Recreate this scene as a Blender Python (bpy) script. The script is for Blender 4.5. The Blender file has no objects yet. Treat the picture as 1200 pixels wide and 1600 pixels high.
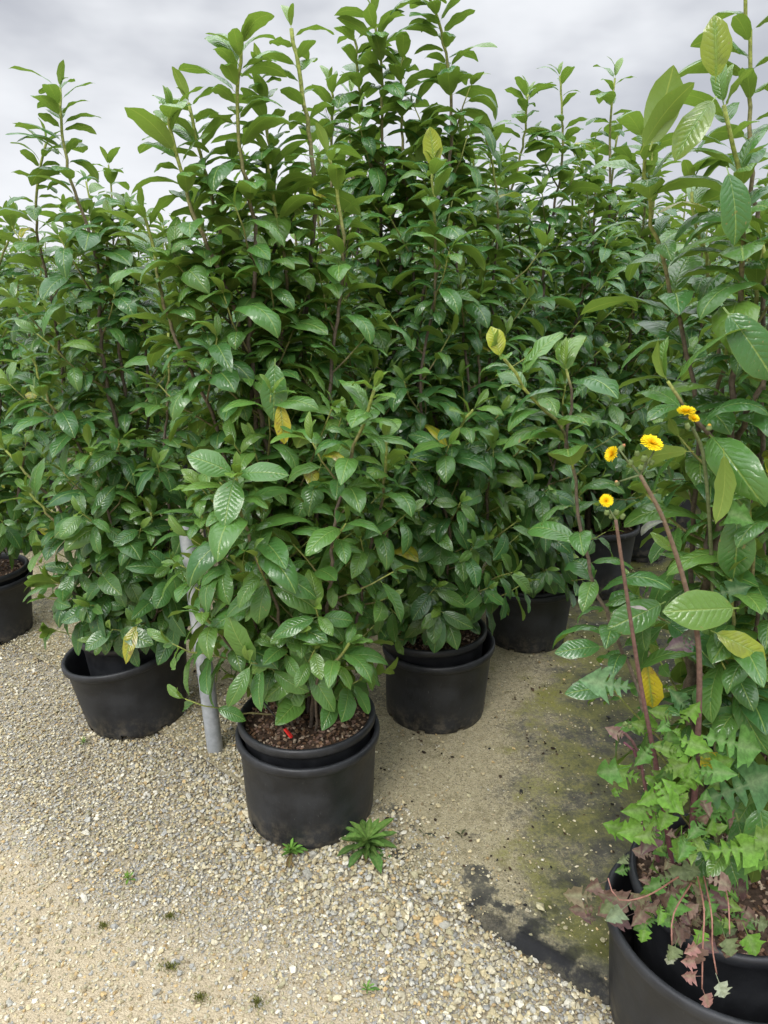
import bpy, math, random
import numpy as np
from mathutils import Vector
random.seed(7)
rng = np.random.default_rng(11)
R_ = math.radians
SC = bpy.context.scene
COL = SC.collection

# ------------------------------------------------------------------ camera
CAM_H, PITCH, FPX = 1.6, R_(17.0), 1110.0
cd = bpy.data.cameras.new('camera')
cam = bpy.data.objects.new('camera', cd)
COL.objects.link(cam)
cam.location = (0, 0, CAM_H)
cam.rotation_euler = (R_(90) - PITCH, 0, 0)
cd.sensor_fit = 'VERTICAL'
cd.sensor_height = 24.0
cd.lens = 24.0 * FPX / 1600.0
cd.clip_start = 0.05
cd.clip_end = 2000
SC.camera = cam

# ------------------------------------------------------------------ node helper
def N(nt, typ, ins=None, **props):
    n = nt.nodes.new(typ)
    for k, v in props.items():
        setattr(n, k, v)
    if ins:
        for k, v in ins.items():
            s = n.inputs[k]
            if hasattr(v, 'bl_rna') and isinstance(v, bpy.types.NodeSocket):
                nt.links.new(v, s)
            else:
                s.default_value = v
    return n

def math_(nt, op, a, b=None, c=None, clamp=False):
    ins = {0: a}
    if b is not None: ins[1] = b
    if c is not None: ins[2] = c
    n = N(nt, 'ShaderNodeMath', ins, operation=op)
    n.use_clamp = clamp
    return n.outputs[0]

def mixc(nt, f, a, b, mode='MIX'):
    n = nt.nodes.new('ShaderNodeMix')
    n.data_type = 'RGBA'
    n.blend_type = mode
    n.clamp_factor = True
    for s, v in ((n.inputs[0], f), (n.inputs[6], a), (n.inputs[7], b)):
        if isinstance(v, bpy.types.NodeSocket):
            nt.links.new(v, s)
        elif isinstance(v, (int, float)):
            s.default_value = v
        else:
            s.default_value = (v[0], v[1], v[2], 1)
    return n.outputs[2]

def smooth(nt, v, a, b, lo=0.0, hi=1.0):
    n = N(nt, 'ShaderNodeMapRange', {0: v, 1: a, 2: b, 3: lo, 4: hi}, interpolation_type='SMOOTHSTEP')
    return n.outputs[0]

def noise(nt, vec, scale, detail=4, rough=0.55, out=0):
    n = N(nt, 'ShaderNodeTexNoise', {'Scale': scale, 'Detail': detail, 'Roughness': rough})
    if vec is not None:
        nt.links.new(vec, n.inputs['Vector'])
    return n.outputs[out]

# ------------------------------------------------------------------ sky, sun, exposure
SUN_EL, SUN_AZ = R_(44), R_(-155)
w = bpy.data.worlds.new('World')
SC.world = w
w.use_nodes = True
nt = w.node_tree
nt.nodes.clear()
sky = N(nt, 'ShaderNodeTexSky', sky_type='NISHITA')
sky.sun_disc = False
sky.sun_elevation = SUN_EL
sky.sun_rotation = SUN_AZ
sky.air_density = 1.0
sky.dust_density = 2.0
tc = N(nt, 'ShaderNodeTexCoord')
sep = N(nt, 'ShaderNodeSeparateXYZ', {0: tc.outputs['Generated']})
mp = N(nt, 'ShaderNodeMapping', {'Vector': tc.outputs['Generated'], 'Scale': (1.0, 1.0, 2.3), 'Location': (0.35, 0.2, 0.55)})
n1 = noise(nt, mp.outputs[0], 1.9, 5, 0.5)
n2 = noise(nt, mp.outputs[0], 5.5, 4, 0.5)
cl = math_(nt, 'ADD', math_(nt, 'MULTIPLY', n1, 0.78), math_(nt, 'MULTIPLY', n2, 0.22))
cl = smooth(nt, cl, 0.40, 0.62)
cloud = mixc(nt, cl, (4.15, 4.3, 4.75), (7.8, 7.95, 8.2))
hz = smooth(nt, sep.outputs[2], 0.30, -0.02)
cloud = mixc(nt, math_(nt, 'MULTIPLY', hz, 0.7), cloud, (8.0, 8.1, 8.5))
lift = smooth(nt, sep.outputs[2], 0.34, 0.90, 1.0, 4.8)
cloud = N(nt, 'ShaderNodeVectorMath', {0: cloud, 'Scale': lift}, operation='SCALE').outputs[0]
skyc = mixc(nt, 0.93, sky.outputs[0], cloud)
bg = N(nt, 'ShaderNodeBackground', {'Color': skyc, 'Strength': 0.1})
out = N(nt, 'ShaderNodeOutputWorld', {'Surface': bg.outputs[0]})
sd = bpy.data.lights.new('sun', 'SUN')
sd.energy = 1.5
sd.angle = R_(22)
sd.color = (1.0, 0.97, 0.92)
sun = bpy.data.objects.new('sun', sd)
COL.objects.link(sun)
# light comes from behind the camera, high and a little to the left
sdir = Vector((math.sin(SUN_AZ) * math.cos(SUN_EL), math.cos(SUN_AZ) * math.cos(SUN_EL), math.sin(SUN_EL)))
sun.rotation_euler = sdir.to_track_quat('Z', 'Y').to_euler()
SC.view_settings.view_transform = 'Standard'
SC.view_settings.look = 'None'
SC.view_settings.exposure = 0.28
SC.view_settings.gamma = 1.0

# ------------------------------------------------------------------ measuring from the photograph
CP, SP = math.cos(PITCH), math.sin(PITCH)
def ray(px, py):
    x = (px - 600) / FPX; y = (800 - py) / FPX
    return np.array([x, CP + SP * y, -SP + CP * y])
def G(px, py, z=0.0):
    d = ray(px, py); t = (z - CAM_H) / d[2]
    return np.array([d[0] * t, d[1] * t, z])
def P(px, py, Y):
    d = ray(px, py); t = Y / d[1]
    return np.array([d[0] * t, Y, CAM_H + d[2] * t])

# ------------------------------------------------------------------ object helpers
def link(name, me, mat=None, parent=None, loc=(0, 0, 0)):
    o = bpy.data.objects.new(name, me)
    COL.objects.link(o)
    if mat is not None and me is not None:
        me.materials.clear(); me.materials.append(mat)
    o.location = loc
    if parent is not None:
        o.parent = parent
    return o
def tag(o, label=None, cat=None, group=None, kind=None):
    if label: o['label'] = label
    if cat: o['category'] = cat
    if group: o['group'] = group
    if kind: o['kind'] = kind
    return o

def mesh_np(name, V, F, tone=None, uv=None, smooth_=True):
    """V (n,3); F (m,k) all of one size; tone (n,4) point colour; uv (n,2) per vertex"""
    V = np.asarray(V, dtype=np.float32); F = np.asarray(F, dtype=np.int32)
    me = bpy.data.meshes.new(name)
    m, k = F.shape
    me.vertices.add(len(V)); me.vertices.foreach_set('co', V.ravel())
    me.loops.add(m * k); me.loops.foreach_set('vertex_index', F.ravel())
    me.polygons.add(m)
    me.polygons.foreach_set('loop_start', np.arange(0, m * k, k, dtype=np.int32))
    me.polygons.foreach_set('loop_total', np.full(m, k, dtype=np.int32))
    me.polygons.foreach_set('use_smooth', np.full(m, smooth_, dtype=bool))
    if uv is not None:
        l = me.uv_layers.new(name='UVMap')
        l.data.foreach_set('uv', np.asarray(uv, dtype=np.float32)[F.ravel()].ravel())
    if tone is not None:
        a = me.attributes.new('tone', 'FLOAT_COLOR', 'POINT')
        a.data.foreach_set('color', np.asarray(tone, dtype=np.float32).ravel())
    me.update(calc_edges=True)
    return me

def nrm(a):
    return a / np.maximum(np.linalg.norm(a, axis=-1, keepdims=True), 1e-9)

class Geo:
    """collects quads; triangles are not used"""
    def __init__(s): s.V = []; s.F = []; s.T = []; s.n = 0
    def add(s, V, F, tone=(0, 0, 0, 1)):
        V = np.asarray(V, float); F = np.asarray(F, int)
        s.V.append(V); s.F.append(F + s.n); s.n += len(V)
        t = np.asarray(tone, float)
        s.T.append(np.tile(t, (len(V), 1)) if t.ndim == 1 else t)
    def mesh(s, name, smooth_=True, off=None):
        V = np.concatenate(s.V)
        if off is not None: V = V - off
        return mesh_np(name, V, np.concatenate(s.F), np.concatenate(s.T), None, smooth_)

def tube(g, pts, rad, tone, n=7, cap=True):
    pts = np.asarray(pts, float); m = len(pts)
    rad = np.broadcast_to(np.asarray(rad, float), (m,)).copy()
    if cap:
        pts = np.vstack([pts, pts[-1] + (pts[-1] - pts[-2]) * 1e-3]); rad = np.append(rad, 1e-4); m += 1
    tan = nrm(np.gradient(pts[: m], axis=0)) if m > 2 else nrm(np.tile(pts[1] - pts[0], (m, 1)))
    if cap: tan[-1] = tan[-2]
    ref = np.array([1.0, 0.13, 0.07]) if abs(tan[0][0]) < 0.8 else np.array([0.0, 0.2, 1.0])
    a = nrm(np.cross(tan, ref)); b = np.cross(tan, a)
    th = np.linspace(0, 2 * np.pi, n, endpoint=False)
    V = pts[:, None, :] + rad[:, None, None] * (np.cos(th)[None, :, None] * a[:, None, :] + np.sin(th)[None, :, None] * b[:, None, :])
    F = []
    for i in range(m - 1):
        for j in range(n):
            k = (j + 1) % n
            F.append((i * n + j, i * n + k, (i + 1) * n + k, (i + 1) * n + j))
    T = np.asarray(tone, float)
    if T.ndim == 2:
        if len(T) < m: T = np.vstack([T, T[-1]])
        T = np.repeat(T, n, axis=0)
    g.add(V.reshape(-1, 3), F, T)

def resample(pts, step):
    pts = np.asarray(pts, float)
    # Catmull-Rom through the points, then even spacing
    Q = np.vstack([2 * pts[0] - pts[1], pts, 2 * pts[-1] - pts[-2]])
    out = []
    for i in range(1, len(Q) - 2):
        for t in np.linspace(0, 1, 12, endpoint=False):
            a, b, c, d = Q[i - 1], Q[i], Q[i + 1], Q[i + 2]
            out.append(0.5 * ((2 * b) + (c - a) * t + (2 * a - 5 * b + 4 * c - d) * t * t + (3 * b - a - 3 * c + d) * t ** 3))
    out.append(pts[-1]); out = np.array(out)
    s = np.concatenate([[0], np.cumsum(np.linalg.norm(np.diff(out, axis=0), axis=1))])
    m = max(2, int(s[-1] / step) + 1)
    u = np.linspace(0, s[-1], m)
    return np.stack([np.interp(u, s, out[:, k]) for k in range(3)], 1), s[-1]

def lathe(g, prof, n=64, tone=(0, 0, 0, 1), skip=None, shear=(0, 0, 0, 0)):
    """prof: list of (r,z); skip(i,j) leaves a face out; shear = (dx,dy per m height, z slope x, z slope y) applied above the foot"""
    prof = np.asarray(prof, float); m = len(prof)
    th = np.linspace(0, 2 * np.pi, n, endpoint=False)
    V = np.zeros((m, n, 3))
    V[..., 0] = prof[:, 0][:, None] * np.cos(th); V[..., 1] = prof[:, 0][:, None] * np.sin(th); V[..., 2] = prof[:, 1][:, None]
    zf = V[..., 2] / 0.3
    x0, y0 = V[..., 0].copy(), V[..., 1].copy()
    V[..., 0] += shear[0] * zf; V[..., 1] += shear[1] * zf
    V[..., 2] += zf * (shear[2] * x0 + shear[3] * y0)
    F = []
    for i in range(m - 1):
        for j in range(n):
            if skip and skip(i, j): continue
            k = (j + 1) % n
            F.append((i * n + j, i * n + k, (i + 1) * n + k, (i + 1) * n + j))
    g.add(V.reshape(-1, 3), F, tone)

# ------------------------------------------------------------------ materials
def new_mat(name):
    m = bpy.data.materials.new(name); m.use_nodes = True
    nt = m.node_tree; nt.nodes.clear()
    o = nt.nodes.new('ShaderNodeOutputMaterial')
    return m, nt, o

def leaf_material():
    m, nt, o = new_mat('laurel leaf')
    uv = N(nt, 'ShaderNodeUVMap'); uv.uv_map = 'UVMap'
    su = N(nt, 'ShaderNodeSeparateXYZ', {0: uv.outputs[0]})
    u, v = su.outputs[0], su.outputs[1]
    s = math_(nt, 'ABSOLUTE', math_(nt, 'MULTIPLY_ADD', u, 2.0, -1.0))
    at = N(nt, 'ShaderNodeAttribute', attribute_name='tone')
    st = N(nt, 'ShaderNodeSeparateColor', {0: at.outputs['Color']})
    tr, tg, tb = st.outputs[0], st.outputs[1], st.outputs[2]
    geo = N(nt, 'ShaderNodeNewGeometry')
    tcn = N(nt, 'ShaderNodeTexCoord')
    # veins run from the midrib forward to the margin
    wob = noise(nt, tcn.outputs['Object'], 60.0, 2)
    ph = math_(nt, 'SUBTRACT', v, math_(nt, 'MULTIPLY', s, 0.17))
    ph = math_(nt, 'MULTIPLY_ADD', wob, 0.075, ph)
    wv = math_(nt, 'ABSOLUTE', math_(nt, 'SINE', math_(nt, 'MULTIPLY', ph, 3.14159 * 11)))
    vein = smooth(nt, wv, 0.16, 0.0)
    vein = math_(nt, 'MULTIPLY', vein, smooth(nt, s, 0.97, 0.5))
    rib = smooth(nt, math_(nt, 'MULTIPLY', s, math_(nt, 'SUBTRACT', 1.15, v)), 0.030, 0.008)
    pet = smooth(nt, v, 0.14, 0.09)
    rib = math_(nt, 'MAXIMUM', rib, pet)
    # each leaf its own green, some lime, some yellowing; front plant painted as lit
    base = mixc(nt, tr, (0.027, 0.104, 0.034), (0.085, 0.228, 0.052))
    blot = noise(nt, tcn.outputs['Object'], 35.0, 3)
    base = mixc(nt, math_(nt, 'MULTIPLY', blot, 0.35), base, (0.10, 0.20, 0.065))
    base = mixc(nt, tg, base, (0.26, 0.36, 0.035))
    yel = mixc(nt, smooth(nt, blot, 0.52, 0.66), (0.62, 0.50, 0.03), (0.35, 0.16, 0.04))
    base = mixc(nt, math_(nt, 'MULTIPLY', tb, smooth(nt, math_(nt, 'ADD', s, math_(nt, 'MULTIPLY', blot, 0.8)), 0.2, 0.75)), base, yel)
    spot = smooth(nt, noise(nt, tcn.outputs['Object'], 130.0, 2, .4), .70, .735)
    spot = math_(nt, 'MULTIPLY', spot, smooth(nt, at.outputs['Alpha'], .55, .8))
    base = mixc(nt, math_(nt, 'MULTIPLY', spot, .7), base, (.26, .20, .07))
    dustn = smooth(nt, noise(nt, tcn.outputs['Object'], 420.0, 2, .6), .60, .72)
    base = mixc(nt, math_(nt, 'MULTIPLY', dustn, math_(nt, 'MULTIPLY', at.outputs['Alpha'], .16)), base, (.32, .34, .26))
    marg = smooth(nt, s, 0.93, 1.0)
    base = mixc(nt, math_(nt, 'MULTIPLY', marg, 0.30), base, (0.22, 0.28, 0.06))
    top = mixc(nt, math_(nt, 'MULTIPLY', vein, 0.09), base, (0.17, 0.27, 0.08))
    top = mixc(nt, math_(nt, 'MULTIPLY', rib, 0.75), top, (0.26, 0.37, 0.09))
    under = mixc(nt, 0.62, base, (0.20, 0.26, 0.055))
    under = mixc(nt, math_(nt, 'MULTIPLY', vein, 0.25), under, (0.11, 0.15, 0.03))
    under = mixc(nt, math_(nt, 'MULTIPLY', rib, 0.8), under, (0.30, 0.36, 0.08))
    colr = mixc(nt, geo.outputs['Backfacing'], top, under)
    bumpy = math_(nt, 'POWER', wv, 0.6)
    hgt = math_(nt, 'MULTIPLY', bumpy, smooth(nt, s, 1.0, 0.35))
    hgt = math_(nt, 'MULTIPLY_ADD', smooth(nt, s, 0.10, 0.0), -0.9, hgt)
    hgt = math_(nt, 'MULTIPLY_ADD', blot, 0.8, hgt)
    hgt = math_(nt, 'MULTIPLY_ADD', noise(nt, tcn.outputs['Object'], 90.0, 2), 0.9, hgt)
    bp = N(nt, 'ShaderNodeBump', {'Strength': math_(nt, 'MULTIPLY_ADD', geo.outputs['Backfacing'], -0.3, 0.42), 'Distance': 0.0026, 'Height': hgt})
    rough = math_(nt, 'MULTIPLY_ADD', geo.outputs['Backfacing'], 0.3, math_(nt, 'MULTIPLY_ADD', blot, 0.18, 0.12))
    spec = math_(nt, 'MULTIPLY_ADD', geo.outputs['Backfacing'], -0.3, 0.62)
    b = N(nt, 'ShaderNodeBsdfPrincipled', {'Base Color': colr, 'Roughness': rough, 'Specular IOR Level': spec, 'Normal': bp.outputs[0]})
    tcol = mixc(nt, 0.5, colr, (0.24, 0.42, 0.03))
    t = N(nt, 'ShaderNodeBsdfTranslucent', {'Color': tcol, 'Normal': bp.outputs[0]})
    mx = N(nt, 'ShaderNodeMixShader', {0: 0.30, 1: b.outputs[0], 2: t.outputs[0]})
    nt.links.new(mx.outputs[0], o.inputs[0])
    return m

def tone_mat(name, rough, spec=0.4, bumps=(), extra=None, translucent=0.0, mottled=0.25, msc=60.0):
    """colour straight from the point colour, broken up by noise"""
    m, nt, o = new_mat(name)
    at = N(nt, 'ShaderNodeAttribute', attribute_name='tone')
    tcn = N(nt, 'ShaderNodeTexCoord')
    nz = noise(nt, tcn.outputs['Object'], msc, 5, 0.6)
    f = smooth(nt, nz, 0.3, 0.72, 1 - mottled, 1 + mottled)
    c = N(nt, 'ShaderNodeVectorMath', {0: at.outputs['Color'], 'Scale': f}, operation='SCALE').outputs[0]
    ins = {'Base Color': c, 'Roughness': rough, 'Specular IOR Level': spec}
    h = nz
    if bumps:
        n2 = noise(nt, tcn.outputs['Object'], bumps[0], 4)
        bp = N(nt, 'ShaderNodeBump', {'Strength': bumps[1], 'Distance': bumps[2], 'Height': n2})
        ins['Normal'] = bp.outputs[0]
    b = N(nt, 'ShaderNodeBsdfPrincipled', ins)
    res = b.outputs[0]
    if translucent:
        t = N(nt, 'ShaderNodeBsdfTranslucent', {'Color': c})
        res = N(nt, 'ShaderNodeMixShader', {0: translucent, 1: res, 2: t.outputs[0]}).outputs[0]
    nt.links.new(res, o.inputs[0])
    return m

def pot_material():
    m, nt, o = new_mat('black plastic')
    tcn = N(nt, 'ShaderNodeTexCoord')
    ob = tcn.outputs['Object']
    a = noise(nt, ob, 9.0, 6, 0.65)
    mp = N(nt, 'ShaderNodeMapping', {'Vector': ob, 'Scale': (1, 1, 0.25), 'Rotation': (0.5, 0.2, 0)})
    sc = noise(nt, mp.outputs[0], 110.0, 3, 0.7)
    scr = smooth(nt, sc, 0.66, 0.74)
    c = mixc(nt, smooth(nt, a, 0.35, 0.7), (0.012, 0.013, 0.0155), (0.028, 0.030, 0.034))
    c = mixc(nt, math_(nt, 'MULTIPLY', scr, 0.34), c, (0.11, 0.11, 0.11))
    sp = N(nt, 'ShaderNodeSeparateXYZ', {0: ob})
    dust = math_(nt, 'MULTIPLY', smooth(nt, sp.outputs[2], 0.12, 0.0), smooth(nt, noise(nt, ob, 24.0, 5, 0.7), 0.42, 0.68))
    c = mixc(nt, math_(nt, 'MULTIPLY', dust, 0.5), c, (0.20, 0.17, 0.12))
    speck = smooth(nt, noise(nt, ob, 260.0, 2, 0.5), 0.70, 0.76)
    c = mixc(nt, math_(nt, 'MULTIPLY', speck, 0.35), c, (0.16, 0.15, 0.13))
    r = smooth(nt, a, 0.3, 0.7, 0.42, 0.60)
    bp = N(nt, 'ShaderNodeBump', {'Strength': 0.35, 'Distance': 0.002, 'Height': noise(nt, ob, 45.0, 5, 0.6)})
    b = N(nt, 'ShaderNodeBsdfPrincipled', {'Base Color': c, 'Roughness': r, 'Specular IOR Level': 0.45, 'Normal': bp.outputs[0]})
    nt.links.new(b.outputs[0], o.inputs[0])
    return m

LEAF = leaf_material()
BARK = tone_mat('laurel stem', 0.65, 0.3, (150.0, 0.6, 0.002), mottled=0.35, msc=120.0)
POT = pot_material()
CHIP = tone_mat('bark chips', 0.85, 0.2, (200.0, 0.7, 0.002), mottled=0.4, msc=90.0)
STONE = tone_mat('limestone chippings', 0.85, 0.25, (220.0, 0.5, 0.0015), mottled=0.22, msc=140.0)
HERB = tone_mat('herb leaf', 0.65, 0.18, (210.0, 0.6, 0.0012), translucent=0.25, mottled=0.22, msc=120.0)
PETAL = tone_mat('yellow floret', 0.6, 0.2, translucent=0.2, mottled=0.08)
PLASTIC = tone_mat('small plastic', 0.4, 0.4, mottled=0.1)

# ------------------------------------------------------------------ leaves
T_NEAR = np.array([0, .05, .10, .15, .23, .34, .46, .58, .70, .81, .90, .96, 1.0])
T_FAR = np.array([0, .10, .17, .32, .52, .72, .88, 1.0])
def leaf_batch(pos, D, Nn, L, W, bend, fold, wave, twist, tone, near=True):
    T = T_NEAR if near else T_FAR
    S_ = np.array([-1, -.55, 0, .55, 1]) if near else np.array([-1, 0, 1])
    n = len(pos); m = len(T); k = len(S_)
    D = nrm(D); Nn = nrm(Nn - (Nn * D).sum(1, keepdims=True) * D); Sd = np.cross(D, Nn)
    u = np.clip((T - .09) / .91, 0, 1)
    prof = np.power(np.clip(np.sin(np.pi * u ** 1.02), 0, 1), 0.62)
    prof = prof * (1 - 0.30 * np.clip((u - .82) / .18, 0, 1))
    prof[T <= .10] = 0.045
    prof[-1] = 0.012
    th = bend[:, None] * (0.55 * T + 0.85 * T ** 1.7)[None, :] - 0.36 * bend[:, None]
    dT = np.diff(T, prepend=0)
    cx = np.cumsum(np.cos(th) * dT, axis=1) * L[:, None]
    cz = np.cumsum(-np.sin(th) * dT, axis=1) * L[:, None]
    C = pos[:, None, :] + cx[..., None] * D[:, None, :] + cz[..., None] * Nn[:, None, :]
    C = C + (twist[:, None] * 0.35 * L[:, None] * (T ** 2)[None, :])[..., None] * Sd[:, None, :]
    nl = Nn[:, None, :] * np.cos(th)[..., None] + D[:, None, :] * np.sin(th)[..., None]
    ta = (twist[:, None] * T[None, :] * 1.3)[..., None]
    s2 = Sd[:, None, :] * np.cos(ta) + nl * np.sin(ta)
    n2 = nl * np.cos(ta) - Sd[:, None, :] * np.sin(ta)
    hw = 0.5 * W[:, None] * prof[None, :] * rng.uniform(.93, 1.06, (n, m))
    V = C[:, :, None, :] + (hw[..., None] * S_[None, None, :] * np.cos(fold)[:, None, None])[..., None] * s2[:, :, None, :]
    aS = np.abs(S_)
    # shallow V along the midrib, margin rolling back down, wavy edge
    ph = rng.uniform(0, 6.28, (n, 1, 1))
    lift = hw[..., None] * (aS * np.sin(fold)[:, None, None] - 0.32 * aS ** 3 * np.abs(bend)[:, None, None])
    lift = lift + wave[:, None, None] * (aS ** 2)[None, None, :] * np.sin(T[None, :, None] * 17 + ph + 1.7 * np.sign(S_)[None, None, :]) * (prof[None, :, None] > .1)
    V = V + lift[..., None] * n2[:, :, None, :]
    V = V.reshape(-1, 3)
    uv = np.zeros((n, m, k, 2)); uv[..., 0] = (S_ + 1) / 2; uv[..., 1] = T[None, :, None]
    idx = np.arange(m * k).reshape(m, k)
    q = np.stack([idx[:-1, :-1], idx[:-1, 1:], idx[1:, 1:], idx[1:, :-1]], -1).reshape(-1, 4)
    F = (q[None] + (np.arange(n) * m * k)[:, None, None]).reshape(-1, 4)
    return V, F, uv.reshape(-1, 2), np.repeat(tone, m * k, axis=0)

YOUNG = np.array([0.23, 0.27, 0.06, 1]); MIDB = np.array([0.17, 0.15, 0.07, 1]); OLD = np.array([0.125, 0.098, 0.075, 1])
def bark_tone(age):
    age = np.clip(np.asarray(age, float), 0, 1)[:, None]
    return np.where(age < .5, YOUNG + (MIDB - YOUNG) * age * 2, MIDB + (OLD - MIDB) * (age - .5) * 2)

class Plant:
    def __init__(s, seed, near=True, clear=None, tone=0.0):
        s.tone = tone  # per-plant shift of leaf colour; on the front plant it is painted light
        s.clear = clear
        s.r = np.random.default_rng(seed); s.near = near
        s.L = dict(p=[], d=[], n=[], l=[], w=[], b=[], f=[], wv=[], tw=[], t=[])
        s.stems = []
    def leaf(s, p, d, n, l, wr=0.42, b=0.7, f=0.25, tone=None, wave=0.0018, tw=0.0):
        r = s.r
        if tone is None:
            tone = (np.clip(r.normal(.40, .24), 0, 1), max(0, r.normal(0.0, .07)), 0, r.random())
        q = s.L
        q['p'].append(p); q['d'].append(d); q['n'].append(n); q['l'].append(l); q['w'].append(l * wr)
        q['b'].append(b); q['f'].append(f); q['wv'].append(wave); q['tw'].append(tw); q['t'].append(tone)
    def shoot_leaves(s, pts, start, spacing, size, low, axis, tipcluster=True, alpha=(52, 88), skip=0.08):
        """leaves spiral up the shoot pts; low 0..1 is how far the leaves hang"""
        r = s.r
        seg = np.linalg.norm(np.diff(pts, axis=0), axis=1); cum = np.concatenate([[0], np.cumsum(seg)]); tot = cum[-1]
        u = start; phi = r.uniform(0, 6.28)
        while u < tot:
            p = np.array([np.interp(u, cum, pts[:, k]) for k in range(3)])
            i = min(np.searchsorted(cum, u, side='right') - 1, len(seg) - 1)
            a = nrm(pts[i + 1] - pts[i])
            rel = u / tot
            e1 = nrm(np.cross(a, [0.3, 0.2, 1.0]) + 1e-6); e2 = np.cross(a, e1)
            rad = math.cos(phi) * e1 + math.sin(phi) * e2
            al = R_(r.uniform(*alpha)) * (1 - 0.30 * max(0, rel - .8) / .2)
            if low < .35: rad[2] *= .5
            d = math.cos(al) * a + math.sin(al) * rad
            g = low * r.uniform(.35, 1.15)
            d = nrm(d + np.array([0, 0, -1.0]) * g)
            outv = p - axis; outv[2] = 0; outv = nrm(outv + 1e-6)
            nn = np.array([0, 0, 1.0]) * (1.5 - .8 * low) + outv * (.15 + 1.0 * low) + a * .3 + r.normal(0, .16, 3)
            nn = nn - nn.dot(d) * d
            if np.linalg.norm(nn) < .1: nn = outv
            young = max(0, (rel - .86) / .14) if tipcluster else 0
            l = size * r.uniform(.58, 1.30) * (1 + .26 * (low < .2)) * (1 - .28 * young) * (0.82 + .18 * min(1, rel * 4))
            if r.random() > skip and not (s.clear is not None and (p + d * l)[2] < s.clear and d[2] < 0 and p[2] < s.clear + .2) and not (s.clear is not None and p[2] < s.clear + .015):
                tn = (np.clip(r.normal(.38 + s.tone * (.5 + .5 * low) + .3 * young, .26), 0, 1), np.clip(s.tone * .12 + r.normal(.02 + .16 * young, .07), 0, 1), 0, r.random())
                q = r.random()
                if q < .0005 and low > .3 and spacing < .025: tn = (.6, .5, 1.0, 1)
                elif q < .006: tn = (.5, .35, .5, 1)
                elif q < .03: tn = (.7, .30, 0, 1)
                s.leaf(p, d, nn, l, r.uniform(.28, .44) + .085 * min(1, low * 1.6), r.uniform(.75, 1.75) * (1 - .62 * low) * (1 - .3 * young), r.uniform(.12, .42), tn, r.uniform(.0008, .0030), r.normal(0, .22))
            phi += 2.4 + r.normal(0, .25)
            u += spacing * r.uniform(.4, 1.6) * (1 - .45 * max(0, rel - .75) / .25)
        if tipcluster:
            for k in range(2):
                a = nrm(pts[-1] - pts[-2])
                rad = nrm(np.cross(a, r.normal(0, 1, 3)))
                s.leaf(pts[-1], nrm(a + rad * r.uniform(.2, .6)), nrm(rad * -1 + a * .3), size * r.uniform(.4, .72), r.uniform(.28, .4), r.uniform(.2, 1.0), .4,
                       (.7, r.uniform(.15, .5), 0, 1), .001, 0)
    def main_stem(s, pts, r0=.0105, r1=.0042, bare=0.0, lead=.45, size=.13, sp_lead=.020, sides=True, side_gap=.05, side_len=(.27, .15),
                  axis=None, maxr=.40, sp_side=.022, top_z=None, lean_out=None, side_from=0.02, green=0.24, low_z=(.45, 1.15), skip=.08, side_skip=0.0):
        r = s.r; g = Geo()
        pts = np.asarray(pts, float)
        cv, tot = resample(pts, .03 if s.near else .07)
        m = len(cv)
        jit = r.normal(0, .0025, (m, 3)); jit[0] = 0
        aa = np.linspace(0, tot, m); f1, f2 = r.uniform(0, 6, 2); amp = .011 * np.clip(aa / .3, 0, 1)
        jit[:, 0] += amp * np.sin(aa * r.uniform(7, 12) + f1); jit[:, 1] += amp * np.sin(aa * r.uniform(7, 12) + f2); cv = cv + jit * (1 if s.near else .5)
        rel = np.linspace(0, 1, m)
        rad = r0 + (r1 - r0) * rel ** .8
        tube(g, cv, rad, bark_tone(1 - np.clip((rel - (1 - green)) / green * 1.3, 0, 1)), 8 if s.near else 5)
        if axis is None: axis = pts[0]
        ax = np.array([axis[0], axis[1], 0])
        zt = cv[-1][2]
        start = max(0.0, tot - lead)
        lowf = lambda z: float(np.clip((low_z[1] - z) / (low_z[1] - low_z[0]), 0, 1)) * .98 + .05
        s.shoot_leaves(cv, start, sp_lead, size, .12, ax, skip=skip)
        # a few leaves straight off the older wood too
        if bare < 1:
            s.shoot_leaves(cv[: max(3, int(m * (start / tot)))], max(.05, side_from), .075, size * .95, .5, ax, tipcluster=False, alpha=(60, 95), skip=.3)
        if sides:
            u = side_from + .02; phi = r.uniform(0, 6.28)
            while u < tot - lead * .75:
                f = u / tot
                p = np.array([np.interp(f, rel, cv[:, k]) for k in range(3)])
                i = min(int(f * (m - 1)), m - 2); a = nrm(cv[i + 1] - cv[i])
                zr = np.clip((p[2] - .35) / max(.3, zt - .35), 0, 1)
                ln = (side_len[0] + (side_len[1] - side_len[0]) * zr) * r.uniform(.6, 1.25)
                el = R_(8 + 48 * zr + r.normal(0, 9))
                d = np.array([math.cos(phi) * math.cos(el), math.sin(phi) * math.cos(el), math.sin(el)])
                outv = p - ax; outv[2] = 0
                if np.linalg.norm(outv) > .05: d = nrm(d + nrm(outv) * .35)
                # keep the shoot inside the bush
                e = p + d * ln; er = e - ax; er[2] = 0; rr = np.linalg.norm(er)
                if rr > maxr: ln *= max(.35, maxr / rr)
                k = max(4, int(ln / .04)); tt = np.linspace(0, 1, k)[:, None]
                sp = p + d * ln * tt + np.array([0, 0, 1.0]) * ln * .28 * tt ** 2 + r.normal(0, .003, (k, 3)) * (tt > 0)
                if r.random() >= side_skip:
                    tube(g, sp, np.linspace(.0032, .0018, k), bark_tone(np.linspace(.75, 0, k)), 6 if s.near else 4)
                    s.shoot_leaves(sp, ln * .10, sp_side, size * .95, lowf(p[2]), ax, skip=skip)
                phi += 2.4 + r.normal(0, .4); u += side_gap * r.uniform(.6, 1.4) * (1 + 1.5 * zr)
        s.stems.append(g)
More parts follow.
